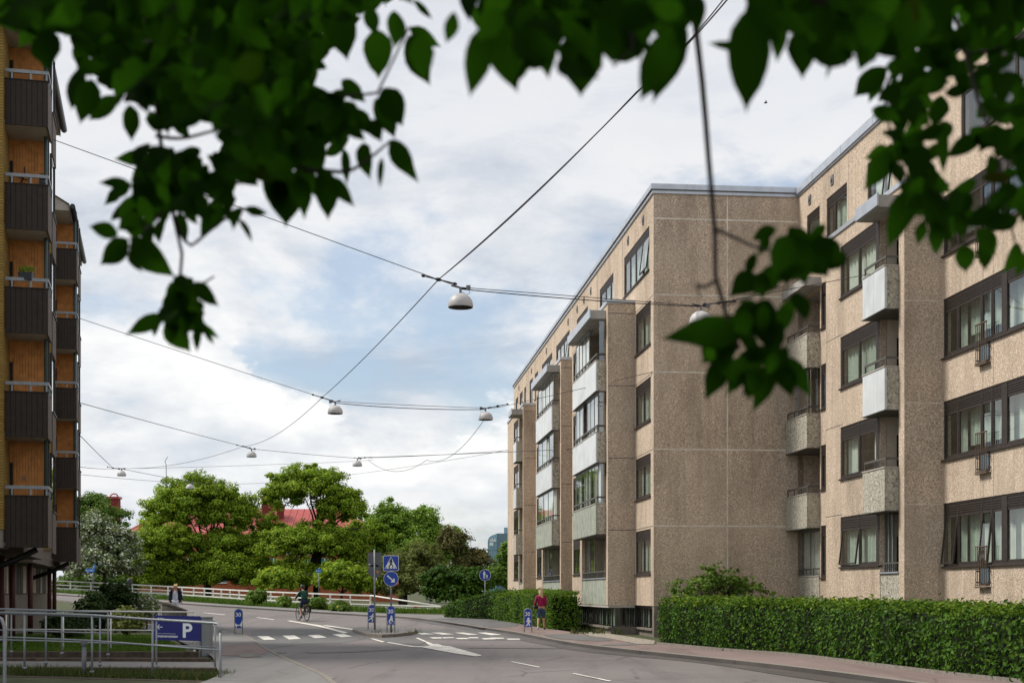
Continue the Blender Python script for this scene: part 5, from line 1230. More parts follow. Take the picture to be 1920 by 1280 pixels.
def man():
    p = Vector(((329 - 960) / FOC * 68, 68, 0)); p.z = h(p.x, p.y) + .08; t = thing('person', 'person with fair hair, open dark jacket and white clothes on the left pavement', 'person', p)
    place = lambda x, y, z: p + Vector((-x, -y, z)) * 1.0
    J = dict(pelvis=(0, 0, .93), waist=(0, .0, 1.08), chest=(0, .01, 1.27), shoulders=(0, 0, 1.42), neck=(0, .01, 1.50), head0=(0, .03, 1.56), head1=(0, .03, 1.63), head2=(0, .01, 1.69),
             shl=(-.19, 0, 1.42), ell=(-.27, -.03, 1.16), wrl=(-.31, .08, .92), shr=(.19, 0, 1.42), elr=(.27, -.03, 1.16), wrr=(.30, .06, .93),
             hipl=(-.09, 0, .89), knl=(-.10, .10, .48), cal=(-.10, .03, .34), anl=(-.10, -.05, .09), tol=(-.11, .08, .035), hipr=(.09, 0, .89), knr=(.10, .06, .48), car=(.10, .10, .34), anr=(.10, .18, .08), tor=(.11, .31, .05))
    person_mesh(t, place, J, M['skin'], [('l', (-.1, .2, -1), (.3, 1, 0)), ('r', (.1, .2, -1), (-.3, 1, 0))]); face(t, place, J)
    up = dict(J); up['hem'] = (0, .0, .86); up['col'] = (0, .0, 1.46); up['mel'] = mid(J, 'ell', 'wrl', .9); up['mer'] = mid(J, 'elr', 'wrr', .9)
    cloth('shirt', t, place, up, [('hem', 'waist'), ('waist', 'chest'), ('chest', 'shoulders'), ('shoulders', 'col')], dict(hem=(.165, .13), waist=(.15, .125), chest=(.165, .135), shoulders=(.12, .10), col=.07), M['whitec'])
    for s, q in (('l', -1), ('r', 1)):
        e = dict(up); e['j0'] = (.13 * q, -.02, 1.36); e['j1'] = (.155 * q, -.02, 1.1); e['j2'] = (.175 * q, -.02, .84)
        cloth('jacket', t, place, e, [('j0', 'j1'), ('j1', 'j2'), ('j0', 'sh' + s), ('sh' + s, 'el' + s), ('el' + s, 'me' + s)], {'j0': (.095, .14), 'j1': (.085, .14), 'j2': (.085, .14), 'sh' + s: .085, 'el' + s: .072, 'me' + s: .06}, M['navyc'])
    e = dict(up); e['bl'] = mid(J, 'cal', 'anl', .8); e['br'] = mid(J, 'car', 'anr', .8)
    cloth('trousers', t, place, e, [('pelvis', 'hipl'), ('pelvis', 'hipr'), ('hipl', 'knl'), ('knl', 'bl'), ('hipr', 'knr'), ('knr', 'br')], dict(pelvis=(.15, .12), hipl=.105, hipr=.105, knl=.08, knr=.08, bl=.065, br=.065), M['whitec'])
    hr = {'a': (*place(0, .01, 1.70), .078), 'b': (*place(0, -.035, 1.655), .086, .08), 'c': (*place(0, -.06, 1.57), .07, .05)}; skin_body('hair', hr, [('a', 'b'), ('b', 'c')], M['blond'], t, 2, 'b')
    shoe(t, place, J['anl'], J['tol'], M['black']); shoe(t, place, J['anr'], J['tor'], M['black'])
man()

def cyclist():
    Y = 71.5; cx = (567.5 - 960) / FOC * Y; p = Vector((cx, Y, h(cx, Y) + .018)); yaw = R(31)     # rides away and to the left
    fw = Vector((-math.sin(yaw), math.cos(yaw), 0)); rt = Vector((math.cos(yaw), math.sin(yaw), 0))
    B_ = lambda x, y, z: p + rt * x + fw * y + Vector((0, 0, z))
    b = thing('bicycle', 'black bicycle ridden away along the curved street', 'bicycle', p); r = .345
    wy = (.53, -.53)
    for i, y in enumerate(wy):
        mb = MB(); ring = [B_(0, y + r * math.cos(a), r + .008 + r * math.sin(a) * 1.0) for a in [2 * PI * k / 36 for k in range(37)]]; mb.tube(ring, .021, 8, caps=False); wl = mb.build('wheel', M['rubber'], b)
        mb = MB(); mb.tube([B_(0, y + (r - .03) * math.cos(a), r + .008 + (r - .03) * math.sin(a)) for a in [2 * PI * k / 36 for k in range(37)]], .011, 6, caps=False); mb.build('rim', M['galvd'], wl)
        mb = MB()
        for k in range(16): a = 2 * PI * k / 16; mb.tube([B_(.012 * (-1) ** k, y, r), B_(0, y + (r - .03) * math.cos(a), r + .008 + (r - .03) * math.sin(a))], .0025, 4)
        mb.tube([B_(-.05, y, r), B_(.05, y, r)], .02, 8); mb.build('spokes', M['galvd'], wl)
    bb = (0, -.08, .29); st = (0, -.27, .80); hd = (0, .36, .86); mb = MB()
    mb.tube([B_(*bb), B_(*st)], .018, 8); mb.tube([B_(*bb), B_(0, .38, .72)], .022, 8); mb.tube([B_(0, -.24, .70), B_(*hd)], .018, 8); mb.tube([B_(0, .335, .93), B_(0, .40, .66)], .022, 8)
    for s in (1, -1): mb.tube([B_(*bb), B_(.055 * s, -.53, .35)], .011, 6); mb.tube([B_(0, -.24, .70), B_(.055 * s, -.53, .35)], .010, 6); mb.tube([B_(.045 * s, .40, .66), B_(.05 * s, .53, .35)], .014, 6)
    mb.build('frame', M['black'], b)
    mb = MB(); mb.tube([B_(0, -.27, .80), B_(0, -.29, .90)], .015, 8); mb.tube([B_(0, -.40, .93), B_(0, -.30, .93), B_(0, -.14, .92)], [.06, .075, .02], 8); mb.build('saddle', M['black'], b)
    mb = MB(); mb.tube([B_(-.29, .30, 1.03), B_(-.15, .37, 1.05), B_(0, .35, 1.03), B_(.15, .37, 1.05), B_(.29, .30, 1.03)], .014, 8); mb.tube([B_(0, .35, 1.03), B_(0, .335, .9)], .018, 8); mb.build('handlebar', M['black'], b)
    mb = MB(); mb.tube([B_(.10, -.08, .29), B_(-.10, -.08, .29)], .02, 8); mb.tube([B_(.10, -.08, .29), B_(.10, -.02, .45)], .012, 6); mb.tube([B_(-.10, -.08, .29), B_(-.10, -.14, .13)], .012, 6)
    disc_ = [B_(.06, -.08 + .09 * math.cos(a), .29 + .09 * math.sin(a)) for a in [2 * PI * k / 20 for k in range(21)]]; mb.tube(disc_, .008, 5, caps=False); mb.box(B_, (.09, -.06, .44), (.19, .04, .46)); mb.box(B_, (-.19, -.19, .12), (-.09, -.09, .14)); mb.build('crank', M['galvd'], b)
    mb = MB(); mb.box(B_, (-.07, -.66, .75), (.07, -.34, .775))
    for s in (1, -1): mb.tube([B_(.06 * s, -.6, .75), B_(.06 * s, -.54, .36)], .008, 5)
    mb.box(B_, (.07, -.70, .45), (.17, -.42, .74)); mb.build('carrier', M['black'], b)
    mb = MB(); mb.tube([B_(0, -.53 + (r + .04) * math.cos(a), r + (r + .04) * math.sin(a)) for a in [R(60 + 13 * k) for k in range(10)]], .022, 6); mb.build('mudguard', M['black'], b)
    t = thing('person', 'person in a dark green jacket, navy shorts and helmet riding a black bicycle', 'person', B_(0, -.28, .92)); place = B_
    J = dict(pelvis=(0, -.28, 1.0), waist=(0, -.24, 1.14), chest=(0, -.16, 1.31), shoulders=(0, -.08, 1.45), neck=(0, -.04, 1.53), head0=(0, .0, 1.59), head1=(0, .02, 1.66), head2=(0, .01, 1.72),
             shl=(-.19, -.08, 1.44), ell=(-.27, .08, 1.24), wrl=(-.29, .25, 1.09), shr=(.19, -.08, 1.44), elr=(.27, .08, 1.24), wrr=(.29, .25, 1.09),
             hipl=(-.09, -.26, .97), knl=(-.13, .0, .62), cal=(-.12, -.06, .48), anl=(-.12, -.16, .24), tol=(-.13, -.04, .17), hipr=(.09, -.26, .97), knr=(.13, .12, .85), car=(.13, .06, .72), anr=(.14, -.06, .54), tor=(.14, .06, .49))
    person_mesh(t, place, J, M['skin'], [('l', (0, 1, -.5), (1, 0, 0)), ('r', (0, 1, -.5), (-1, 0, 0))]); face(t, place, J)
    up = dict(J); up['hem'] = (0, -.29, .99); up['col'] = (0, -.06, 1.49); up['mel'] = mid(J, 'ell', 'wrl', .92); up['mer'] = mid(J, 'elr', 'wrr', .92)
    cloth('jacket', t, place, up, [('hem', 'waist'), ('waist', 'chest'), ('chest', 'shoulders'), ('shoulders', 'col'), ('shoulders', 'shl'), ('shl', 'ell'), ('ell', 'mel'), ('shoulders', 'shr'), ('shr', 'elr'), ('elr', 'mer')],
          dict(hem=(.175, .14), waist=(.175, .14), chest=(.195, .15), shoulders=(.14, .12), col=.075, shl=.085, ell=.066, mel=.05, shr=.085, elr=.066, mer=.05), M['green'])
    up['kl'] = mid(J, 'hipl', 'knl', .92); up['kr'] = mid(J, 'hipr', 'knr', .92)
    cloth('shorts', t, place, up, [('pelvis', 'hipl'), ('pelvis', 'hipr'), ('hipl', 'kl'), ('hipr', 'kr')], dict(pelvis=(.165, .135), hipl=.12, hipr=.12, kl=.085, kr=.085), M['navyc'])
    mb = MB()
    for s in (-1,): mb.tube([place(-.24, -.11, 1.47), place(-.318, .06, 1.27), place(-.325, .2, 1.13)], .016, 6)
    mb.build('sleeve_stripe', M['whitec'], t)
    c = Vector(J['head1']); mb = MB(); prof = [(.118, .02), (.122, .05), (.112, .09), (.085, .125), (.045, .143), (0, .148)]
    mb.lathe(place(*c), prof, 20); mb.build('helmet', M['helmet'], t)
    hr = {'a': (*place(0, -.03, 1.66), .093), 'b': (*place(0, -.05, 1.58), .065)}; skin_body('hair', hr, [('a', 'b')], M['twig'], t, 2, 'a')
    shoe(t, place, J['anl'], J['tol'], M['black']); shoe(t, place, J['anr'], J['tor'], M['black'])
cyclist()
# ------------------------------------------------------------------ trees, hedges, bushes
def leaf_quads(C, N, L, Wd, rg):
    """bent diamond leaves: centres C, normals N, lengths L, width ratio Wd -> verts, faces"""
    n = len(C); N = N / np.maximum(1e-6, np.linalg.norm(N, axis=1, keepdims=True)); r = rg.normal(size=(n, 3))
    a = np.cross(N, r); a /= np.maximum(1e-6, np.linalg.norm(a, axis=1, keepdims=True)); b = np.cross(N, a)
    L = L[:, None]; w_ = L * Wd
    v = np.stack([C - a * L * .5, C + b * w_ * .5 + N * L * .08, C + a * L * .5, C - b * w_ * .5 + N * L * .08], 1)
    return v.reshape(-1, 3), np.arange(4 * n).reshape(n, 4)

def crown_points(blobs, nclump, per, size, rg, flat=.65, shell=.42):
    """leaf centres gathered in flattened clumps spread through the outer part of some ellipsoids"""
    B = np.array(blobs, float); vol = B[:, 3] * B[:, 4] * B[:, 5]; pick = rg.choice(len(B), nclump, p=vol ** .8 / (vol ** .8).sum())
    d = rg.normal(size=(nclump, 3)); d /= np.linalg.norm(d, axis=1, keepdims=True); d[:, 2] = np.where(d[:, 2] < -.45, -d[:, 2] * .6, d[:, 2])
    rad = rg.uniform(shell, 1.0, nclump) ** .8
    rad = rad * rg.uniform(.9, 1.1, nclump); CC = B[pick, :3] + d * rad[:, None] * B[pick, 3:6]
    P = np.repeat(CC, per, axis=0); n = len(P); o = rg.normal(size=(n, 3)); o /= np.linalg.norm(o, axis=1, keepdims=True); o *= (rg.random(n) ** .45)[:, None]
    sz = np.repeat(rg.uniform(.5, 1.5, nclump) * size, per)[:, None]; o = o * sz; o[:, 2] *= flat
    out = np.repeat(d, per, axis=0)
    N = o / sz * 1.15 + out * .45 + np.array([0, 0, .6]) + rg.normal(0, .4, (n, 3))
    return P + o, N, CC

def tree(name, label, x, y, blobs, trunk_h, tr, nclump, per, size, leaf, m, seed, group=None, limbs=14, lean=(0, 0), stems=None, Wd=.8):
    rg = np.random.default_rng(seed); z0 = h(x, y); t = thing(name, label, 'tree' if 'tree' in name else 'bush', (x, y, z0), group)
    bl = [(x + a, y + b, z0 + c, p, q, r) for a, b, c, p, q, r in blobs]
    C, N, CC = crown_points(bl, nclump, per, size, rg)
    V, Fc = leaf_quads(C, N, leaf * rg.uniform(.7, 1.3, len(C)), Wd, rg)
    mb = MB(); k = Vector((x + lean[0], y + lean[1], z0 + trunk_h))
    for (sx, sy) in (stems or [(0, 0)]):
        b = Vector((x + sx, y + sy, z0 - .2)); m1 = b.lerp(k, .55) + Vector((.1 * tr, .05, 0)); mb.tube([b, b + Vector((0, 0, .35)), m1, k], [tr * 1.35, tr, tr * .82, tr * .7], 10)
    idx = rg.choice(len(CC), min(limbs, len(CC)), replace=False)
    for i in idx:
        e = Vector(CC[i]); s_ = k + Vector((0, 0, -.25 * trunk_h * rg.random())); md = s_.lerp(e, .5) + Vector((*rg.normal(0, .25, 2), .12 * (e - s_).length))
        md2 = s_.lerp(e, .25) + Vector((0, 0, .12 * (e - s_).length)); mb.tube([s_, md2, md, e], [tr * .5, tr * .36, tr * .22, tr * .06], 6)
        for _ in range(2):
            j = idx[rg.integers(len(idx))]; dd = Vector(CC[rg.integers(len(CC))]); 
            if (dd - md).length < 3.2: mb.tube([md, md.lerp(dd, .6) + Vector((0, 0, .15)), dd], [tr * .18, tr * .1, tr * .03], 5)
    mb.build('trunk' if 'tree' in name else 'stem', M['bark'], t)
    numpy_mesh('crown' if 'tree' in name else 'foliage', V, Fc, [M[m]], t); return t

FAR = 'trees beyond the white fence'
def ell(px0, px1, py0, py1, Y, depth=None):
    """ellipsoid seen at depth Y spanning these photo pixels, as offsets handled by the caller"""
    a, b = at(px0, py0, Y), at(px1, py1, Y); return ((a.x + b.x) / 2, Y, (a.z + b.z) / 2, (b.x - a.x) / 2, depth or (b.x - a.x) / 2 * .8, (a.z - b.z) / 2)
def ptree(name, label, px, Y, ells, trunk_top, tr, nclump, per, size, leaf, m, seed, **kw):
    x = at(px, 0, Y).x; z0 = h(x, Y); bl = []
    for e in ells:
        q = ell(*e[:4], Y + (e[4] if len(e) > 4 else 0)); bl.append((q[0] - x, q[1] - Y, q[2] - z0, q[3], q[4], q[5]))
    return tree(name, label, x, Y, bl, at(0, trunk_top, Y).z - z0, tr, nclump, per, size, leaf, m, seed, **kw)

ptree('maple_tree', 'large round maple tree, left one of the two big crowns beyond the fence', 388, 138, [(285, 450, 884, 995), (262, 390, 915, 1010, -1), (365, 490, 910, 1020), (236, 380, 965, 1075, -3), (360, 505, 985, 1090, -1), (235, 360, 1030, 1120, -3), (340, 510, 1030, 1120, -2), (440, 545, 985, 1060, 3), (225, 330, 985, 1070, 1)], 1070, .42, 1500, 115, .62, .205, 'maple', 11, group=FAR, limbs=30)
ptree('maple_tree', 'tall open maple tree with visible limbs, right one of the two big crowns', 592, 136, [(500, 650, 868, 955), (490, 580, 895, 975), (585, 692, 910, 1000), (485, 575, 985, 1060, -3), (510, 690, 975, 1065, -1), (615, 705, 985, 1095), (485, 600, 1050, 1118, -3), (560, 690, 1050, 1118, -2), (640, 735, 968, 1060, 4), (480, 540, 960, 1040, 3)], 1015, .36, 1300, 112, .60, .205, 'maple', 12, group=FAR, limbs=44, lean=(.3, 0), stems=[(0, 0), (-1.6, .5)])
ptree('linden_tree', 'light green tree right of the maples, lower crown with dark underside', 752, 142, [(688, 772, 936, 1040), (745, 828, 944, 1060), (690, 830, 1000, 1095, -1), (790, 880, 985, 1090, 2)], 1040, .28, 1000, 95, .6, .20, 'lime', 13, group=FAR, limbs=20)
ptree('leafy_tree', 'deep green tree beside the left building, partly behind the blossoming tree', 178, 144, [(130, 205, 916, 990), (150, 245, 940, 1010), (100, 230, 980, 1100)], 1030, .3, 330, 95, .65, .21, 'maple2', 14, group=FAR, limbs=8)
ptree('blossom_tree', 'grey green tree covered with whitish blossom next to the left building', 195, 128, [(135, 215, 955, 1050), (185, 262, 975, 1060), (110, 270, 1010, 1108)], 1070, .2, 480, 56, .5, .22, 'blossom', 15, group=FAR, limbs=10)
ptree('olive_tree', 'olive brown dense tree behind the two signs on the island', 760, 128, [(690, 790, 1030, 1100), (750, 840, 1015, 1095), (690, 860, 1050, 1140)], 1090, .2, 520, 85, .55, .18, 'olive', 16, group=FAR, limbs=10)
ptree('bronze_tree', 'loose bronze green tree with sky showing through, left of the glass tower', 865, 132, [(815, 885, 985, 1050), (850, 930, 1025, 1090), (820, 915, 1045, 1115)], 1080, .18, 420, 36, .55, .22, 'bronzeleaf', 17, group=FAR, limbs=24)
ptree('dark_tree', 'dark low green tree in front of the bronze one above the clipped hedge', 850, 104, [(790, 870, 1055, 1125), (840, 925, 1060, 1120), (800, 910, 1085, 1140)], 1110, .15, 380, 50, .42, .19, 'hedge', 18, group=FAR, limbs=10)
ptree('corner_tree', 'fresh green tree standing close to the far end of the big building', 952, 122, [(936, 990, 1010, 1075), (905, 960, 1058, 1115), (935, 990, 1050, 1110)], 1085, .2, 380, 52, .5, .22, 'maple2', 19, group=FAR, limbs=8)
ptree('young_tree', 'bushy young green tree below the right hand maple, behind the fence', 640, 126, [(590, 690, 1050, 1120), (480, 560, 1060, 1122), (660, 720, 1070, 1128)], 1110, .12, 360, 50, .5, .23, 'maple', 20, group=FAR, limbs=8)
tree('tree', 'unseen broad leafy tree added outside the left edge to shade the ramp', -17.5, 29.5, [(0, 0, 8.5, 4.3, 5.5, 3.6), (-2.5, 2, 10, 4, 4.5, 3), (0, -4, 7.5, 4, 4, 3)], 4.5, .22, 420, 70, .85, .28, 'maple2', 29, limbs=16)  # out-of-view tree added to cast shade over the ramp
ptree('hedgerow_bush', 'dark undergrowth bush below the blossoming tree at the far left', 150, 134, [(100, 190, 1070, 1115), (170, 260, 1075, 1118, 1)], 1105, .05, 120, 70, .6, .26, 'maple2', 27, limbs=6)
ptree('hedgerow_bush', 'dark undergrowth bush filling the gap below the two maples', 470, 142, [(360, 520, 1030, 1122), (480, 610, 1035, 1122, 1), (600, 730, 1040, 1125, 1), (230, 380, 1045, 1122, 2)], 1105, .05, 420, 110, .65, .20, 'maple', 28, limbs=6)
BG = 'bushes along the far pavement'
for i, (px, w_, tp, bt, lab) in enumerate(((482, 17, 1105, 1138, 'leafy bush against the fence left of the cyclist'), (533, 7, 1120, 1140, 'small pale bush against the fence just left of the cyclist'), (595, 16, 1120, 1142, 'leafy bush against the fence right of the cyclist'), (637, 17, 1128, 1148, 'low bush at the foot of the fence near the island poles'))):
    g = G(px, bt); y = g.y - 1.2; s = y / FOC; tree('bush', lab, (px - 960) / FOC * y, y, [(0, 0, (bt - tp) * s * .5, w_ * s, .9, (bt - tp) * s * .55)], .5, .03, 34, 40, .35, .22, 'maple2', 30 + i, group=BG, limbs=6)
LB = 'bushes by the left building'
for i, (px, Y, w_, tp, bt, m, lab) in enumerate(((216, 56, 44, 1088, 1165, 'bush', 'dark round bush rising before the far fence by the left building'), (172, 50, 26, 1110, 1190, 'bush', 'dark bush close to the wall of the left building'), (120, 46, 34, 1150, 1200, 'bush', 'low dark bush in the shade under the left building'),
                                                  (238, 48, 26, 1140, 1185, 'olive', 'yellow green low bush at the edge of the lawn'), (275, 60, 16, 1118, 1150, 'blossom', 'small shrub with whitish flowers before the parapet'))):
    s = Y / FOC; z = CZ + (HOR - (tp + bt) / 2) * s; x = (px - 960) / FOC * Y
    tree('bush', lab, x, Y, [(0, 0, z - h(x, Y), w_ * s, w_ * s * .8, (bt - tp) / 2 * s), (w_ * s * .3, -.2, (z - h(x, Y)) * .7, w_ * s * .7, w_ * s * .6, (bt - tp) / 2.4 * s)], .5, .04, 90, 60, .26, .115, m, 50 + i, group=LB, limbs=14)

def hedge(label, line, depth, tops, dens, leaf, seed, mats, cat='hedge', base=.1):
    """clipped hedge: front line on the ground, growing away from the street; tops = heights along the line"""
    P = resample([Vector(p) for p in line], 60); rg = np.random.default_rng(seed); t = thing('hedge', label, cat, P[0], 'clipped hedges along the right pavement')
    P2 = np.array([p[:] for p in P]); T_ = np.gradient(P2, axis=0); T_ /= np.linalg.norm(T_, axis=1, keepdims=True); Nn = np.stack([-T_[:, 1], T_[:, 0], 0 * T_[:, 0]], 1)   # away from the street
    H = np.interp(np.linspace(0, 1, 60), np.linspace(0, 1, len(tops)), tops)
    L = np.linalg.norm(np.diff(P2[:, :2], axis=0), axis=1).sum()
    n1 = int(L * H.mean() * dens); n2 = int(L * depth * dens * 1.1); n3 = int(depth * H.mean() * dens * 2)
    q = np.r_[rg.random(n1), rg.random(n2), np.repeat([0.0, 1.0], n3 // 2)]; n = len(q); f = q * 59; i0 = np.clip(f.astype(int), 0, 58); fr_ = (f - i0)[:, None]
    base_ = P2[i0] * (1 - fr_) + P2[i0 + 1] * fr_; nn = Nn[i0]; tt = T_[i0]; hh = H[i0] * (1 - fr_[:, 0]) + H[i0 + 1] * fr_[:, 0]
    lump = .10 * np.sin(q * L * 2.1) + .07 * np.sin(q * L * 5.3 + 1)
    zf = rg.random(n); dp = np.zeros(n); nor = -nn.copy(); kind = np.r_[np.zeros(n1), np.ones(n2), np.full(len(q) - n1 - n2, 2)]
    z = zf * hh; dp = rg.normal(0, .055, n) + lump * .6 - .06 * np.sin(zf * PI) + np.where(zf > .9, (zf - .9) * 2.2, 0)
    k = kind == 1; z[k] = (hh + rg.normal(0, .05, n) + lump * .5)[k]; dp[k] = (rg.random(n) * depth)[k]; nor[k] = (0, 0, 1)
    k = kind == 2; dp[k] = (rg.random(n) * depth)[k]; nor[k] = (tt * np.where(q < .5, -1, 1)[:, None])[k]; sh = np.where(q < .5, -1, 1)[:, None] * tt * rg.normal(.05, .06, (n, 1)); base_ = np.where(k[:, None], base_ + sh, base_)
    C = base_ + nn * dp[:, None]; C[:, 2] = base + z
    N = nor + np.array([0, 0, .40]) + rg.normal(0, .65, (n, 3)); V, Fc = leaf_quads(C, N, leaf * rg.uniform(.6, 1.35, n), .62, rg)
    lit = (rg.random(n) < np.where(kind == 1, .5, np.where(zf > .9, .4, .03))).astype(int)  # lighter leaves gathered at the top paint sunlight onto the hedge
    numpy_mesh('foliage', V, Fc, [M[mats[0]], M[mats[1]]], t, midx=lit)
    # shoots standing above the clipped top
    ns = int(L * 7); qs = rg.random(ns) * 59; js = qs.astype(int); b0 = P2[np.clip(js, 0, 59)] + Nn[js] * rg.uniform(.05, depth * .8, (ns, 1)); C2 = []; 
    for a, hz in zip(b0, H[js]):
        top = rg.uniform(.05, .22)
        for _ in range(6): C2.append((a[0] + rg.normal(0, .03), a[1] + rg.normal(0, .03), base + hz + top * rg.random()))
    C2 = np.array(C2); V, Fc = leaf_quads(C2, rg.normal(0, 1, C2.shape) + np.array([0, 0, .4]), leaf * rg.uniform(.6, 1.1, len(C2)), .6, rg); numpy_mesh('shoots', V, Fc, [M[mats[1]]], t)
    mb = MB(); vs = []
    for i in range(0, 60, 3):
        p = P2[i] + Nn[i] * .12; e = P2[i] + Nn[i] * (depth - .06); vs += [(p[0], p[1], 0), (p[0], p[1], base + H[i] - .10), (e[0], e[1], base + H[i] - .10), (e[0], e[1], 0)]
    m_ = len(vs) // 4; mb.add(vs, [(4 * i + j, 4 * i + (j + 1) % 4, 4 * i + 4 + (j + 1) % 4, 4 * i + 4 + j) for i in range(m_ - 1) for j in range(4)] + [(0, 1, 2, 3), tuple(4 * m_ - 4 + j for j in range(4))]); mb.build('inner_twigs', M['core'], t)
g2 = lambda x, y: flat2(G(x, y, .1))
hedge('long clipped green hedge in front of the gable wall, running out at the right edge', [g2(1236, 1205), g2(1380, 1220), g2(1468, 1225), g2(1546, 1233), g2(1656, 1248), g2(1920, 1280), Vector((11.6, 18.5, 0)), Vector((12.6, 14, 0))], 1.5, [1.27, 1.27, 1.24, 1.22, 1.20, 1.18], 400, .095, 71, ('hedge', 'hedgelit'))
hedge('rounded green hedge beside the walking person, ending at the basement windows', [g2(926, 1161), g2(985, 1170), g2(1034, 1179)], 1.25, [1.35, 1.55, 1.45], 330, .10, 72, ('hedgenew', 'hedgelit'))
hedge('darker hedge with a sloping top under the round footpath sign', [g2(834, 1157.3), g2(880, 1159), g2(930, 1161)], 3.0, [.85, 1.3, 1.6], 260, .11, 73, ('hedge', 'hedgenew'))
tree('shrub', 'loose young shrub growing behind the long hedge against the gable', FR(-1.2, 2.2, 0).x, FR(-1.2, 2.2, 0).y, [(-.1, 0, 1.75, 1.8, .8, .85), (.9, 0, 1.6, 1.1, .6, .6), (-1.2, 0, 1.45, .9, .5, .5)], .9, .03, 95, 20, .26, .13, 'maple2', 81, limbs=46)

# granite edging along the foot of the hedges
E1 = smooth_line([g2(1236, 1207), g2(1380, 1221), g2(1468, 1226), g2(1546, 1234.5), g2(1656, 1249.5), g2(1920, 1281), Vector((11.4, 18, 0))], 120)
vs = []
for p, q in zip(side(E1, -.04), side(E1, .08)): vs += [(p.x, p.y, .05), (p.x, p.y, .16), (q.x, q.y, .17), (q.x, q.y, .05)]
mb = MB(); mb.add(vs, [(4 * i + j, 4 * i + (j + 1) % 4, 4 * i + 4 + (j + 1) % 4, 4 * i + 4 + j) for i in range(119) for j in range(3)]); tag(mb.build('kerb', M['kerb']), kind='structure')

# ------------------------------------------------------------------ red brick house and glass tower far behind
def red_house():
    Y = 172; X = lambda px: (px - 960) / FOC * Y; Z = lambda py: CZ + (HOR - py) / FOC * Y
    t = thing('brick_house', 'red brick house with a red sheet metal roof and teal windows behind the maples', 'house', (X(450), Y, h(X(450), Y)))
    x0, x1 = X(236), X(735); ze = Z(1002); zr = Z(948); mb = MB(); mb.box(world, (x0, Y, -1), (x1, Y + 14, ze)); mb.build('wall', M['redbrick'], t)
    mb = MB(); e = .6; A = [(x0 - e, Y - e, ze), (x1 + e, Y - e, ze), (x1 + e, Y + 14 + e, ze), (x0 - e, Y + 14 + e, ze), (x0 + 3.4, Y + 6.5, zr), (x1 - 8, Y + 6.5, zr)]
    mb.add(A, [(0, 1, 5, 4), (1, 2, 5), (2, 3, 4, 5), (3, 0, 4), (0, 3, 2, 1)])
    n = 40
    for i in range(n):
        f_ = (i + .5) / n; a = Vector(A[0]).lerp(Vector(A[1]), f_); b = Vector(A[4]).lerp(Vector(A[5]), min(1, max(0, (f_ * (x1 - x0 + 1.2) - 4) / (x1 - x0 - 11.4)))); mb.tube([a + Vector((0, 0, .03)), b + Vector((0, 0, .03))], .035, 4)
    rf = mb.build('roof', M['redroof'], t)
    for px, p0, p1, w_ in ((214, 926, 975, 10), (503, 930, 985, 11), (526, 950, 985, 6)):
        c = Vector((X(px) * (Y + (4 if px > 300 else 9)) / Y, Y + (4 if px > 300 else 9), 0)); q = w_ / FOC * Y; mb = MB(); mb.box(world, (c.x - q, c.y - q, Z(p1) - 1), (c.x + q, c.y + q, Z(p0)))
        mb.box(world, (c.x - q * 1.25, c.y - q * 1.25, Z(p0) + .01), (c.x + q * 1.25, c.y + q * 1.25, Z(p0) + .28), 1)
        mb.tube([Vector((c.x + q * .75 * math.cos(a), c.y, Z(p0) + .28 + q * .6 * math.sin(a))) for a in [PI * k / 8 for k in range(9)]], .09, 6, 1); mb.build('chimney', [M['redchim'], M['redroof']], rf)
    for r_, py in enumerate((1020, 1046, 1074)):
        for i in range(15):
            px = 250 + i * 32; mb = MB(); a = Vector((X(px), 0, Z(py + 17))); b = Vector((X(px + 14), 0, Z(py)))
            mb.box(world, (a.x, Y - .05, a.z), (b.x, Y + .1, b.z)); mb.box(world, ((a.x + b.x) / 2 - .05, Y - .09, a.z), ((a.x + b.x) / 2 + .05, Y - .052, b.z), 1); mb.box(world, (a.x - .1, Y - .16, a.z - .14), (b.x + .1, Y - .002, a.z - .01), 1); mb.build('window', [M['teal'], M['white']], t)
    c = at(313, 884, Y + 6); mb = MB(); mb.tube([Vector((c.x, c.y, zr - 3)), Vector((c.x - .1, c.y, Z(862))), Vector((c.x - .25, c.y, Z(856))), Vector((c.x + .1, c.y, Z(847)))], .045, 5); mb.build('antenna', M['galvd'], rf)
red_house()
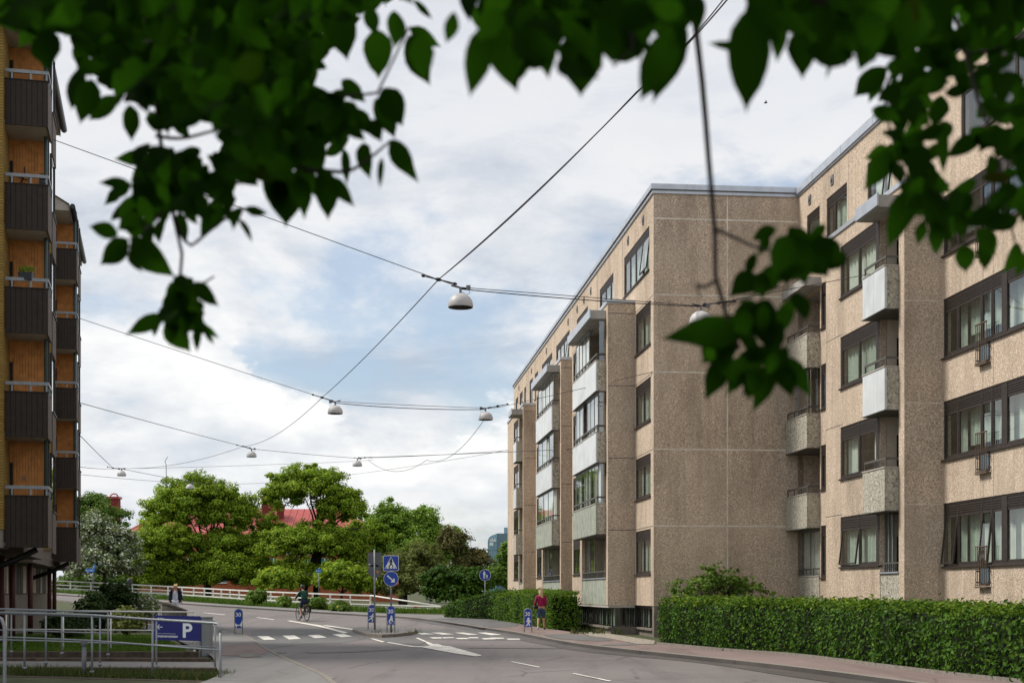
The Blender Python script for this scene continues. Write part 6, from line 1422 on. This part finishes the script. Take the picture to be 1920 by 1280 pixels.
def glass_tower():
    Y = 330; X = lambda px, y=Y: (px - 960) / FOC * y; Z = lambda py: CZ + (HOR - py) / FOC * Y
    t = thing('office_tower', 'blue glass office tower with a curved roof corner and white lettering in the distance', 'tower', (X(930), Y, 0))
    pr = [(X(914.5), -1), (X(914.5), Z(1015)), (X(915.5), Z(1010)), (X(918), Z(1006)), (X(922), Z(1003.5)), (X(932), Z(999.5)), (X(932), -1)]
    mb = MB(); mb.prism(pr, lambda a, d, b: Vector((a, Y + d, b)), 0, 14); w_ = mb.build('glass_front', M['tower'], t)
    mb = MB(); mb.prism([(X(932) + .01, -1), (X(932) + .01, Z(999.3)), (X(932) + 9, Z(999.3)), (X(932) + 9, -1)], lambda a, d, b: Vector((a, Y + d, b)), .2, 14); mb.build('side_front', M['towerdark'], t)
    mb = MB(); mb.box(world, (X(945), Y + 1, Z(999)), (X(945) + 12, Y + 9, Z(988))); mb.build('roof_glass', M['tower'], t)
    mb = MB()
    for i in range(7): mb.box(world, (X(914.6), Y - .06, Z(1018 + 13 * i)), (X(931.8), Y - .01, Z(1017.4 + 13 * i)))
    for i in range(5): mb.box(world, (X(916 + 3.6 * i), Y - .055, Z(1100)), (X(916.2 + 3.6 * i), Y - .012, Z(1012)))
    mb.build('mullions', M['towerdark'], w_)
    mb = MB(); rg = random.Random(2); x = X(919)
    while x < X(929.6): q = rg.uniform(.10, .2); mb.box(world, (x, Y - .2, Z(1013) - .25), (x + q, Y - .07, Z(1013) + rg.choice((.3, .3, .62)))); x += q + .04
    mb.box(world, (X(918), Y - .2, Z(1022.5)), (X(925), Y - .07, Z(1016.5))); mb.build('lettering', M['signwhite'], w_)
glass_tower()

# ------------------------------------------------------------------ the near tree whose twigs hang into the picture
def near_tree():
    rg = np.random.default_rng(5)
    base = Vector((-2.3, -1.1, 0)); t = thing('overhanging_tree', 'dark leafy branches of a nearby tree hanging into the top of the picture', 'tree', base)
    fork = Vector((-1.9, -.7, 2.6)); top = Vector((-.9, .4, 4.3))
    mb = MB(); mb.tube([base + Vector((0, 0, -.2)), base + Vector((.1, .1, 1.2)), fork, Vector((-1.5, -.2, 3.6)), top], [.19, .15, .125, .10, .08], 14); mb.build('trunk', M['bark'], t)
    LEAF = np.array([(0, 0), (.08, .22), (.22, .42), (.40, .50), (.58, .44), (.74, .29), (.86, .13), (.93, .045), (1.0, 0.0)])   # along, half width
    def leaves(Lst):
        """Lst: (base, tip, width ratio, facing normal) -> verts, faces"""
        V = []; F_ = []
        for (b, e, w_, n) in Lst:
            b = np.array(b); e = np.array(e); d = e - b; L = np.linalg.norm(d); d = d / L; n = np.array(n); n = n - d * n.dot(d); n /= np.linalg.norm(n); s = np.cross(d, n); o = len(V)
            cv = rg.uniform(-.10, .16); fold = rg.uniform(.02, .22); tw = rg.normal(0, .12); asym = rg.uniform(.85, 1.15)
            for i, (q, hw) in enumerate(LEAF):
                c = b + d * L * q + n * (L * cv * math.sin(q * PI) - L * .10 * q * q) + s * L * tw * q * q * .4; wv = hw * w_ * .84 * L * (1 + rg.normal(0, .04))
                V += [c - s * wv * asym + n * wv * fold, c, c + s * wv / asym + n * wv * fold]
            for i in range(len(LEAF) - 1): k = o + 3 * i; F_ += [(k, k + 1, k + 4, k + 3), (k + 1, k + 2, k + 5, k + 4)]
        return V, F_
    def nrm(tilt=.30): v = rg.normal(0, tilt, 3); v[1] -= 1.0; return v
    def px_leaf(b, e, w_, Y, dj=.12):
        y0 = Y + rg.normal(0, dj); y1 = y0 + rg.normal(0, .02); return (at(b[0], b[1], y0), at(e[0], e[1], y1), w_, nrm())
    def inside(p, poly):
        c = False; j = len(poly) - 1
        for i in range(len(poly)):
            if (poly[i][1] > p[1]) != (poly[j][1] > p[1]) and p[0] < (poly[j][0] - poly[i][0]) * (p[1] - poly[i][1]) / (poly[j][1] - poly[i][1]) + poly[i][0]: c = not c
            j = i
        return c
    def fill(poly, n, Y, lp, dj=.35, down=1.0):
        xs = [p[0] for p in poly]; ys = [p[1] for p in poly]; out = []
        while len(out) < n:
            q = (rg.uniform(min(xs), max(xs)), rg.uniform(min(ys), max(ys)))
            if not inside(q, poly): continue
            a = rg.normal(PI / 2, 1.0) if down else rg.uniform(0, 2 * PI); L = lp * rg.uniform(.7, 1.15); e = (q[0] + L * math.cos(a) * .5, q[1] + L * math.sin(a) * .5); b = (q[0] - L * math.cos(a) * .5, q[1] - L * math.sin(a) * .5)
            if not inside(e, poly) and rg.random() < .8: continue
            out.append(px_leaf(b, e, rg.uniform(.5, .8), Y, dj))
        return out
    def branch(label, stems, Lst):
        m_ = MB()
        for pts, r0, r1 in stems:
            k = len(pts); P = smooth_line([p if isinstance(p, Vector) else at(*p) for p in pts], max(8, 3 * k), 1); n = len(P); m_.tube(P, [r0 + (r1 - r0) * i / (n - 1) for i in range(n)], 7)
        b = m_.build('branch', M['twig'], t); b['label'] = label
        # petioles join the leaves to their shoot
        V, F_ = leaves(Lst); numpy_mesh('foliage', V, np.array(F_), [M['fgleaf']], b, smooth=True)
    D = 2.75
    # --- left spray
    lf = [((248, 350), (184, 339), .55), ((284, 333), (248, 368), .9), ((250, 375), (206, 412), .75), ((222, 440), (163, 425), .6), ((240, 448), (184, 496), .75), ((262, 413), (288, 448), .7), ((245, 448), (325, 522), .62), ((247, 462), (262, 512), .5), ((336, 395), (343, 458), .55), ((346, 386), (412, 400), .5), ((416, 380), (381, 443), .6), ((446, 410), (478, 454), .42), ((443, 369), (418, 408), .55), ((459, 390), (502, 403), .5),
          ((360, 524), (313, 567), .85), ((362, 530), (407, 574), .52), ((336, 535), (330, 600), .85), ((312, 591), (234, 627), .42), ((318, 594), (357, 662), .75), ((330, 606), (319, 648), .5), ((351, 583), (388, 622), .5), ((381, 607), (411, 637), .42), ((385, 616), (399, 648), .4), ((370, 610), (373, 660), .4), ((282, 295), (213, 298), .5), ((243, 196), (250, 264), .6), ((284, 208), (292, 248), .85), ((328, 220), (352, 264), .6), ((377, 280), (325, 306), .6), ((388, 291), (425, 330), .5),
          ((150, 128), (128, 202), .5), ((172, 148), (148, 231), .7), ((220, 180), (167, 231), .55), ((90, 58), (92, 132), .9), ((62, 46), (38, 90), .7), ((300, 345), (315, 400), .75), ((305, 360), (270, 400), .7), ((255, 380), (240, 418), .6), ((330, 340), (345, 385), .7), ((320, 300), (330, 352), .8), ((300, 300), (285, 350), .7), ((342, 545), (326, 590), .7), ((300, 600), (285, 632), .4)]
    L1 = [px_leaf(b, e, w_, D, .07) for b, e, w_ in lf] + fill([(275, 290), (345, 300), (350, 400), (300, 420), (262, 400), (250, 345)], 40, D, 58, .1) + fill([(320, 535), (365, 530), (372, 620), (325, 630), (312, 590)], 24, D, 52, .08)
    L1 += fill([(215, 300), (300, 285), (430, 300), (480, 390), (420, 430), (345, 400), (300, 470), (230, 480), (190, 430)], 44, D, 54, .12)
    branch('left spray of leaves on a twig hanging before the sky', [([top, (250, -80, 2.6), (290, 100, 2.72), (296, 250, D), (318, 380, D), (338, 430, D), (343, 480, D), (333, 530, D), (332, 600, D)], .016, .0028), ([(318, 380, D), (350, 470, D), (390, 435, D), (425, 408, D), (460, 392, D)], .004, .002), ([(333, 530, D), (375, 535, D), (402, 518, D)], .003, .0018), ([(345, 375, D), (400, 352, D), (440, 345, D), (500, 330, D)], .004, .002), ([(292, 255, D), (340, 262, D), (400, 245, D), (450, 235, D)], .004, .002), ([(310, 330, D), (270, 350, D), (240, 372, D)], .003, .0015), ([(318, 385, D), (265, 440, D), (230, 452, D)], .003, .0015)], L1)
    # --- dense dark mass at the upper left
    mf = [((636, 20), (641, 113), .75), ((705, 54), (715, 149), .75), ((766, 66), (803, 158), .58), ((768, 52), (826, 92), .5), ((777, 0), (813, 34), .5), ((717, 165), (758, 230), .75), ((704, 184), (744, 257), .62), ((664, 203), (703, 254), .6), ((733, 262), (783, 342), .5), ((680, 268), (695, 335), .55), ((716, 295), (712, 355), .28), ((614, 195), (640, 264), .8), ((643, 278), (663, 345), .42), ((604, 312), (618, 414), .58), ((624, 331), (660, 391), .5), ((538, 313), (537, 422), .85), ((558, 328), (575, 411), .5), ((505, 320), (532, 400), .7), ((400, 285), (442, 342), .6), ((590, 60), (600, 125), .7), ((740, 20), (745, 90), .7), ((690, 10), (700, 70), .8), ((640, 190), (668, 250), .7), ((580, 250), (600, 330), .7), ((560, 300), (590, 372), .6), ((640, 150), (690, 190), .6)]
    L2 = [px_leaf(b, e, w_, 2.7, .1) for b, e, w_ in mf]
    L2 += fill([(-60, -120), (640, -120), (620, 60), (565, 60), (600, 130), (570, 150), (640, 190), (625, 260), (560, 310), (560, 360), (520, 330), (480, 350), (440, 330), (430, 240), (370, 215), (340, 245), (300, 235), (250, 205), (228, 175), (165, 140), (130, 82), (70, 70), (-60, 30)], 760, 2.65, 66, .35)
    L2 += fill([(-60, -160), (880, -160), (800, 0), (760, 20), (640, 30), (600, 80), (420, 150), (120, 60), (-60, 20)], 150, 2.4, 80, .25)
    L2 += fill([(440, 180), (640, 190), (680, 215), (720, 225), (700, 270), (640, 290), (560, 320), (470, 330)], 66, 2.7, 58, .2)
    L2 += fill([(-60, -160), (900, -160), (800, -10), (650, 40), (590, 110), (610, 190), (560, 290), (500, 320), (440, 300), (430, 220), (370, 195), (340, 225), (290, 205), (240, 170), (165, 120), (120, 60), (-60, 20)], 900, 3.25, 58, .3)
    branch('dense dark mass of leaves filling the upper left corner', [([top, (420, -120, 2.4), (470, 60, 2.6), (520, 180, 2.7), (600, 192, 2.7), (690, 190, 2.7), (715, 168, 2.7), (768, 50, 2.7)], .02, .002), ([(520, 180, 2.7), (540, 260, 2.7), (560, 320, 2.7), (612, 320, 2.7), (660, 325, 2.7), (735, 262, 2.7)], .007, .002), ([(470, 60, 2.6), (300, 90, 2.6), (150, 60, 2.6), (40, 20, 2.6)], .008, .003)], L2)
    # --- near, strongly blurred leaves along the top
    D3 = 2.05
    nf = [((911, 48), (875, 182), .5), ((925, 55), (971, 172), .62), ((985, 60), (968, 168), .5), ((1020, 50), (1027, 148), .55), ((1085, 50), (1089, 184), .8), ((852, 22), (836, 84), .55), ((790, 62), (801, 157), .6), ((1262, 55), (1204, 192), .62), ((1285, 45), (1226, 196), .5), ((1405, 15), (1393, 206), .52), ((1390, 88), (1328, 84), .3), ((1498, 55), (1507, 145), .7), ((1565, 105), (1548, 150), .22), ((1450, 30), (1462, 120), .6), ((1140, 40), (1150, 120), .8), ((1190, 20), (1188, 112), .8), ((1305, -10), (1310, 60), .6), ((1560, 20), (1600, 116), .6), ((1640, 10), (1640, 116), .6), ((1700, 20), (1690, 110), .7)]
    L3 = [px_leaf(b, e, w_, D3, .06) for b, e, w_ in nf]
    L3 += fill([(850, -140), (1345, -140), (1322, 20), (1290, 62), (1215, 98), (1190, 90), (1140, 122), (1085, 130), (1040, 110), (960, 120), (915, 60), (862, 30)], 120, D3, 98, .2)
    L3 += fill([(1420, 22), (1480, -140), (1900, -140), (1735, 90), (1690, 112), (1600, 116), (1560, 108), (1500, 108), (1460, 82), (1418, 60)], 115, D3, 98, .2)
    L3 += fill([(850, -150), (1340, -150), (1310, 20), (1215, 80), (1140, 100), (1040, 90), (930, 80), (870, 20)], 130, 2.5, 84, .15) + fill([(1430, 10), (1490, -150), (1900, -150), (1735, 70), (1600, 95), (1500, 90)], 130, 2.5, 84, .15)
    branch('blurred row of close leaves along the top edge', [([top, Vector((-.1, 1.2, 2.75)), (950, -60, D3), (1150, -20, D3), (1300, -40, D3), (1480, -10, D3), (1650, 20, D3), (1760, -40, D3)], .022, .006), ([(1150, -20, D3), (1195, 90, D3), (1172, 105, D3), (1150, 125, D3)], .003, .0015)], L3)
    # --- hanging sprig before the gable
    D4 = 2.35
    sf = [((1456, 428), (1407, 450), .62), ((1440, 440), (1418, 478), .6), ((1418, 474), (1396, 523), .55), ((1478, 440), (1452, 520), .8), ((1486, 440), (1510, 538), .85), ((1528, 444), (1576, 505), .95), ((1548, 420), (1520, 452), .6), ((1500, 455), (1560, 520), .8), ((1432, 524), (1371, 553), .75), ((1455, 500), (1420, 560), .8), ((1495, 548), (1513, 598), .65), ((1484, 560), (1455, 640), .52), ((1386, 602), (1239, 640), .40), ((1390, 610), (1300, 650), .5), ((1372, 628), (1317, 688), .6), ((1358, 668), (1321, 750), .6), ((1398, 664), (1366, 745), .55), ((1414, 674), (1399, 753), .62), ((1450, 674), (1416, 777), .45), ((1463, 674), (1480, 748), .6), ((1460, 668), (1527, 742), .62), ((1440, 650), (1470, 720), .6), ((1400, 580), (1380, 640), .7), ((1420, 570), (1440, 640), .7), ((1440, 560), (1410, 630), .7)]
    L4 = [px_leaf(b, e, w_, D4, .05) for b, e, w_ in sf] + fill([(1350, 600), (1450, 560), (1475, 690), (1430, 735), (1360, 715), (1330, 650)], 32, D4, 62, .08) + fill([(1420, 520), (1500, 450), (1560, 450), (1560, 510), (1500, 540), (1440, 560)], 16, D4, 72, .06)
    branch('blurred sprig of leaves hanging on a long bare twig before the gable wall', [([Vector((-.1, 1.2, 2.75)), (1280, -120, D4), (1303, 40, D4), (1318, 160, D4), (1331, 330, D4), (1342, 436, D4), (1339, 524, D4), (1356, 575, D4), (1373, 616, D4), (1386, 655, D4)], .010, .0035), ([(1342, 430, D4), (1370, 442, D4), (1415, 464, D4), (1468, 474, D4)], .0032, .0018), ([(1339, 528, D4), (1318, 540, D4), (1306, 532, D4)], .0032, .0025), ([(1356, 572, D4), (1400, 560, D4), (1440, 540, D4), (1490, 540, D4)], .0025, .0015), ([(1306, 532, D4), (1313, 560, D4)], .002, .0012)], L4)
    # --- right spray
    D5 = 2.7
    rf = [((1662, 126), (1606, 181), .62), ((1654, 134), (1629, 196), .48), ((1788, 52), (1744, 95), .82), ((1671, 284), (1622, 358), .62), ((1664, 276), (1628, 304), .55), ((1674, 298), (1696, 346), .6), ((1708, 350), (1667, 466), .5), ((1730, 414), (1723, 461), .65), ((1755, 416), (1753, 480), .62), ((1786, 378), (1791, 452), .55), ((1807, 458), (1810, 513), .85), ((1847, 450), (1845, 508), .62), ((1830, 430), (1874, 478), .6), ((1844, 257), (1770, 295), .55), ((1830, 336), (1777, 377), .55), ((1862, 290), (1855, 346), .6), ((1875, 383), (1814, 421), .55), ((1910, 456), (1880, 513), .62), ((1922, 472), (1908, 522), .6), ((1740, 300), (1745, 345), .5), ((1765, 230), (1772, 330), .3), ((1652, 52), (1607, 104), .36), ((1720, 290), (1715, 350), .8), ((1745, 345), (1700, 400), .7), ((1800, 395), (1800, 450), .7), ((1760, 360), (1735, 420), .7)]
    L5 = [px_leaf(b, e, w_, D5, .09) for b, e, w_ in rf]
    L5 += fill([(1660, 100), (1700, 70), (1760, 75), (1790, 110), (1770, 170), (1745, 190), (1700, 190), (1662, 160)], 26, D5, 62, .2) + fill([(1650, 170), (1710, 160), (1770, 200), (1760, 300), (1720, 350), (1690, 330), (1670, 250)], 28, D5, 62, .2)
    L5 += fill([(1790, 40), (1900, -100), (1960, -100), (1960, 110), (1900, 130), (1880, 200), (1850, 215), (1800, 200), (1775, 120)], 70, D5, 66, .25) + fill([(1840, 200), (1900, 150), (1960, 200), (1960, 340), (1890, 330), (1850, 270)], 30, D5, 64, .2) + fill([(1860, 320), (1960, 330), (1960, 450), (1890, 440), (1850, 400)], 17, D5, 62, .2)
    L5 += fill([(1700, 340), (1745, 330), (1810, 380), (1800, 440), (1750, 420), (1710, 400)], 16, D5, 70, .15) + fill([(1590, -140), (1920, -140), (1960, 40), (1860, 60), (1780, 20), (1720, 40)], 60, 2.4, 100, .2)
    branch('right spray of dark leaves on arching twigs before the near wall', [([Vector((.6, 1.4, 3.0)), (1760, -60, D5), (1795, 40, D5), (1818, 120, D5), (1835, 200, D5), (1862, 250, D5), (1878, 330, D5), (1888, 400, D5), (1905, 460, D5)], .012, .002), ([(1818, 100, D5), (1870, 95, D5), (1920, 60, D5)], .004, .002), ([(1800, 60, D5), (1700, 120, D5), (1660, 150, D5), (1660, 210, D5), (1675, 270, D5), (1690, 310, D5)], .004, .0018), ([(1690, 310, D5), (1725, 390, D5), (1752, 412, D5), (1785, 452, D5), (1825, 458, D5), (1850, 440, D5)], .003, .0016), ([(1862, 250, D5), (1895, 275, D5), (1930, 290, D5)], .003, .002), ([(1885, 345, D5), (1840, 375, D5), (1880, 420, D5)], .0025, .0015)], L5)
    # --- the rest of the crown over and behind the camera, which keeps the hanging leaves in the shade
    n = 4200; P = np.stack([rg.uniform(-3.2, 3.2, n), rg.uniform(-2.6, 2.4, n), rg.uniform(2.3, 4.6, n)], 1)
    P = P[(P[:, 1] < .2) | (P[:, 2] > 1.65 + .42 * P[:, 1] + .28)]; Lc = []
    for p in P:
        d = rg.normal(0, 1, 3); d[2] -= .5; d *= .105 * rg.uniform(.7, 1.15) / np.linalg.norm(d); nn = rg.normal(0, .6, 3); nn[2] += 1; Lc.append((p, p + d, rg.uniform(.6, .8), nn))
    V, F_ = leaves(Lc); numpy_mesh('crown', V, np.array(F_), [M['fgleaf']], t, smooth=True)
    mb = MB(); mb.tube([fork, Vector((-.6, .2, 3.3)), Vector((.6, 1.4, 3.0)), Vector((1.6, 2.2, 3.4))], [.07, .045, .03, .015], 10); mb.tube([top, Vector((.2, -.6, 4.6)), Vector((1.6, -1.4, 4.4))], [.05, .035, .015], 8); mb.build('limb', M['bark'], t)
near_tree()
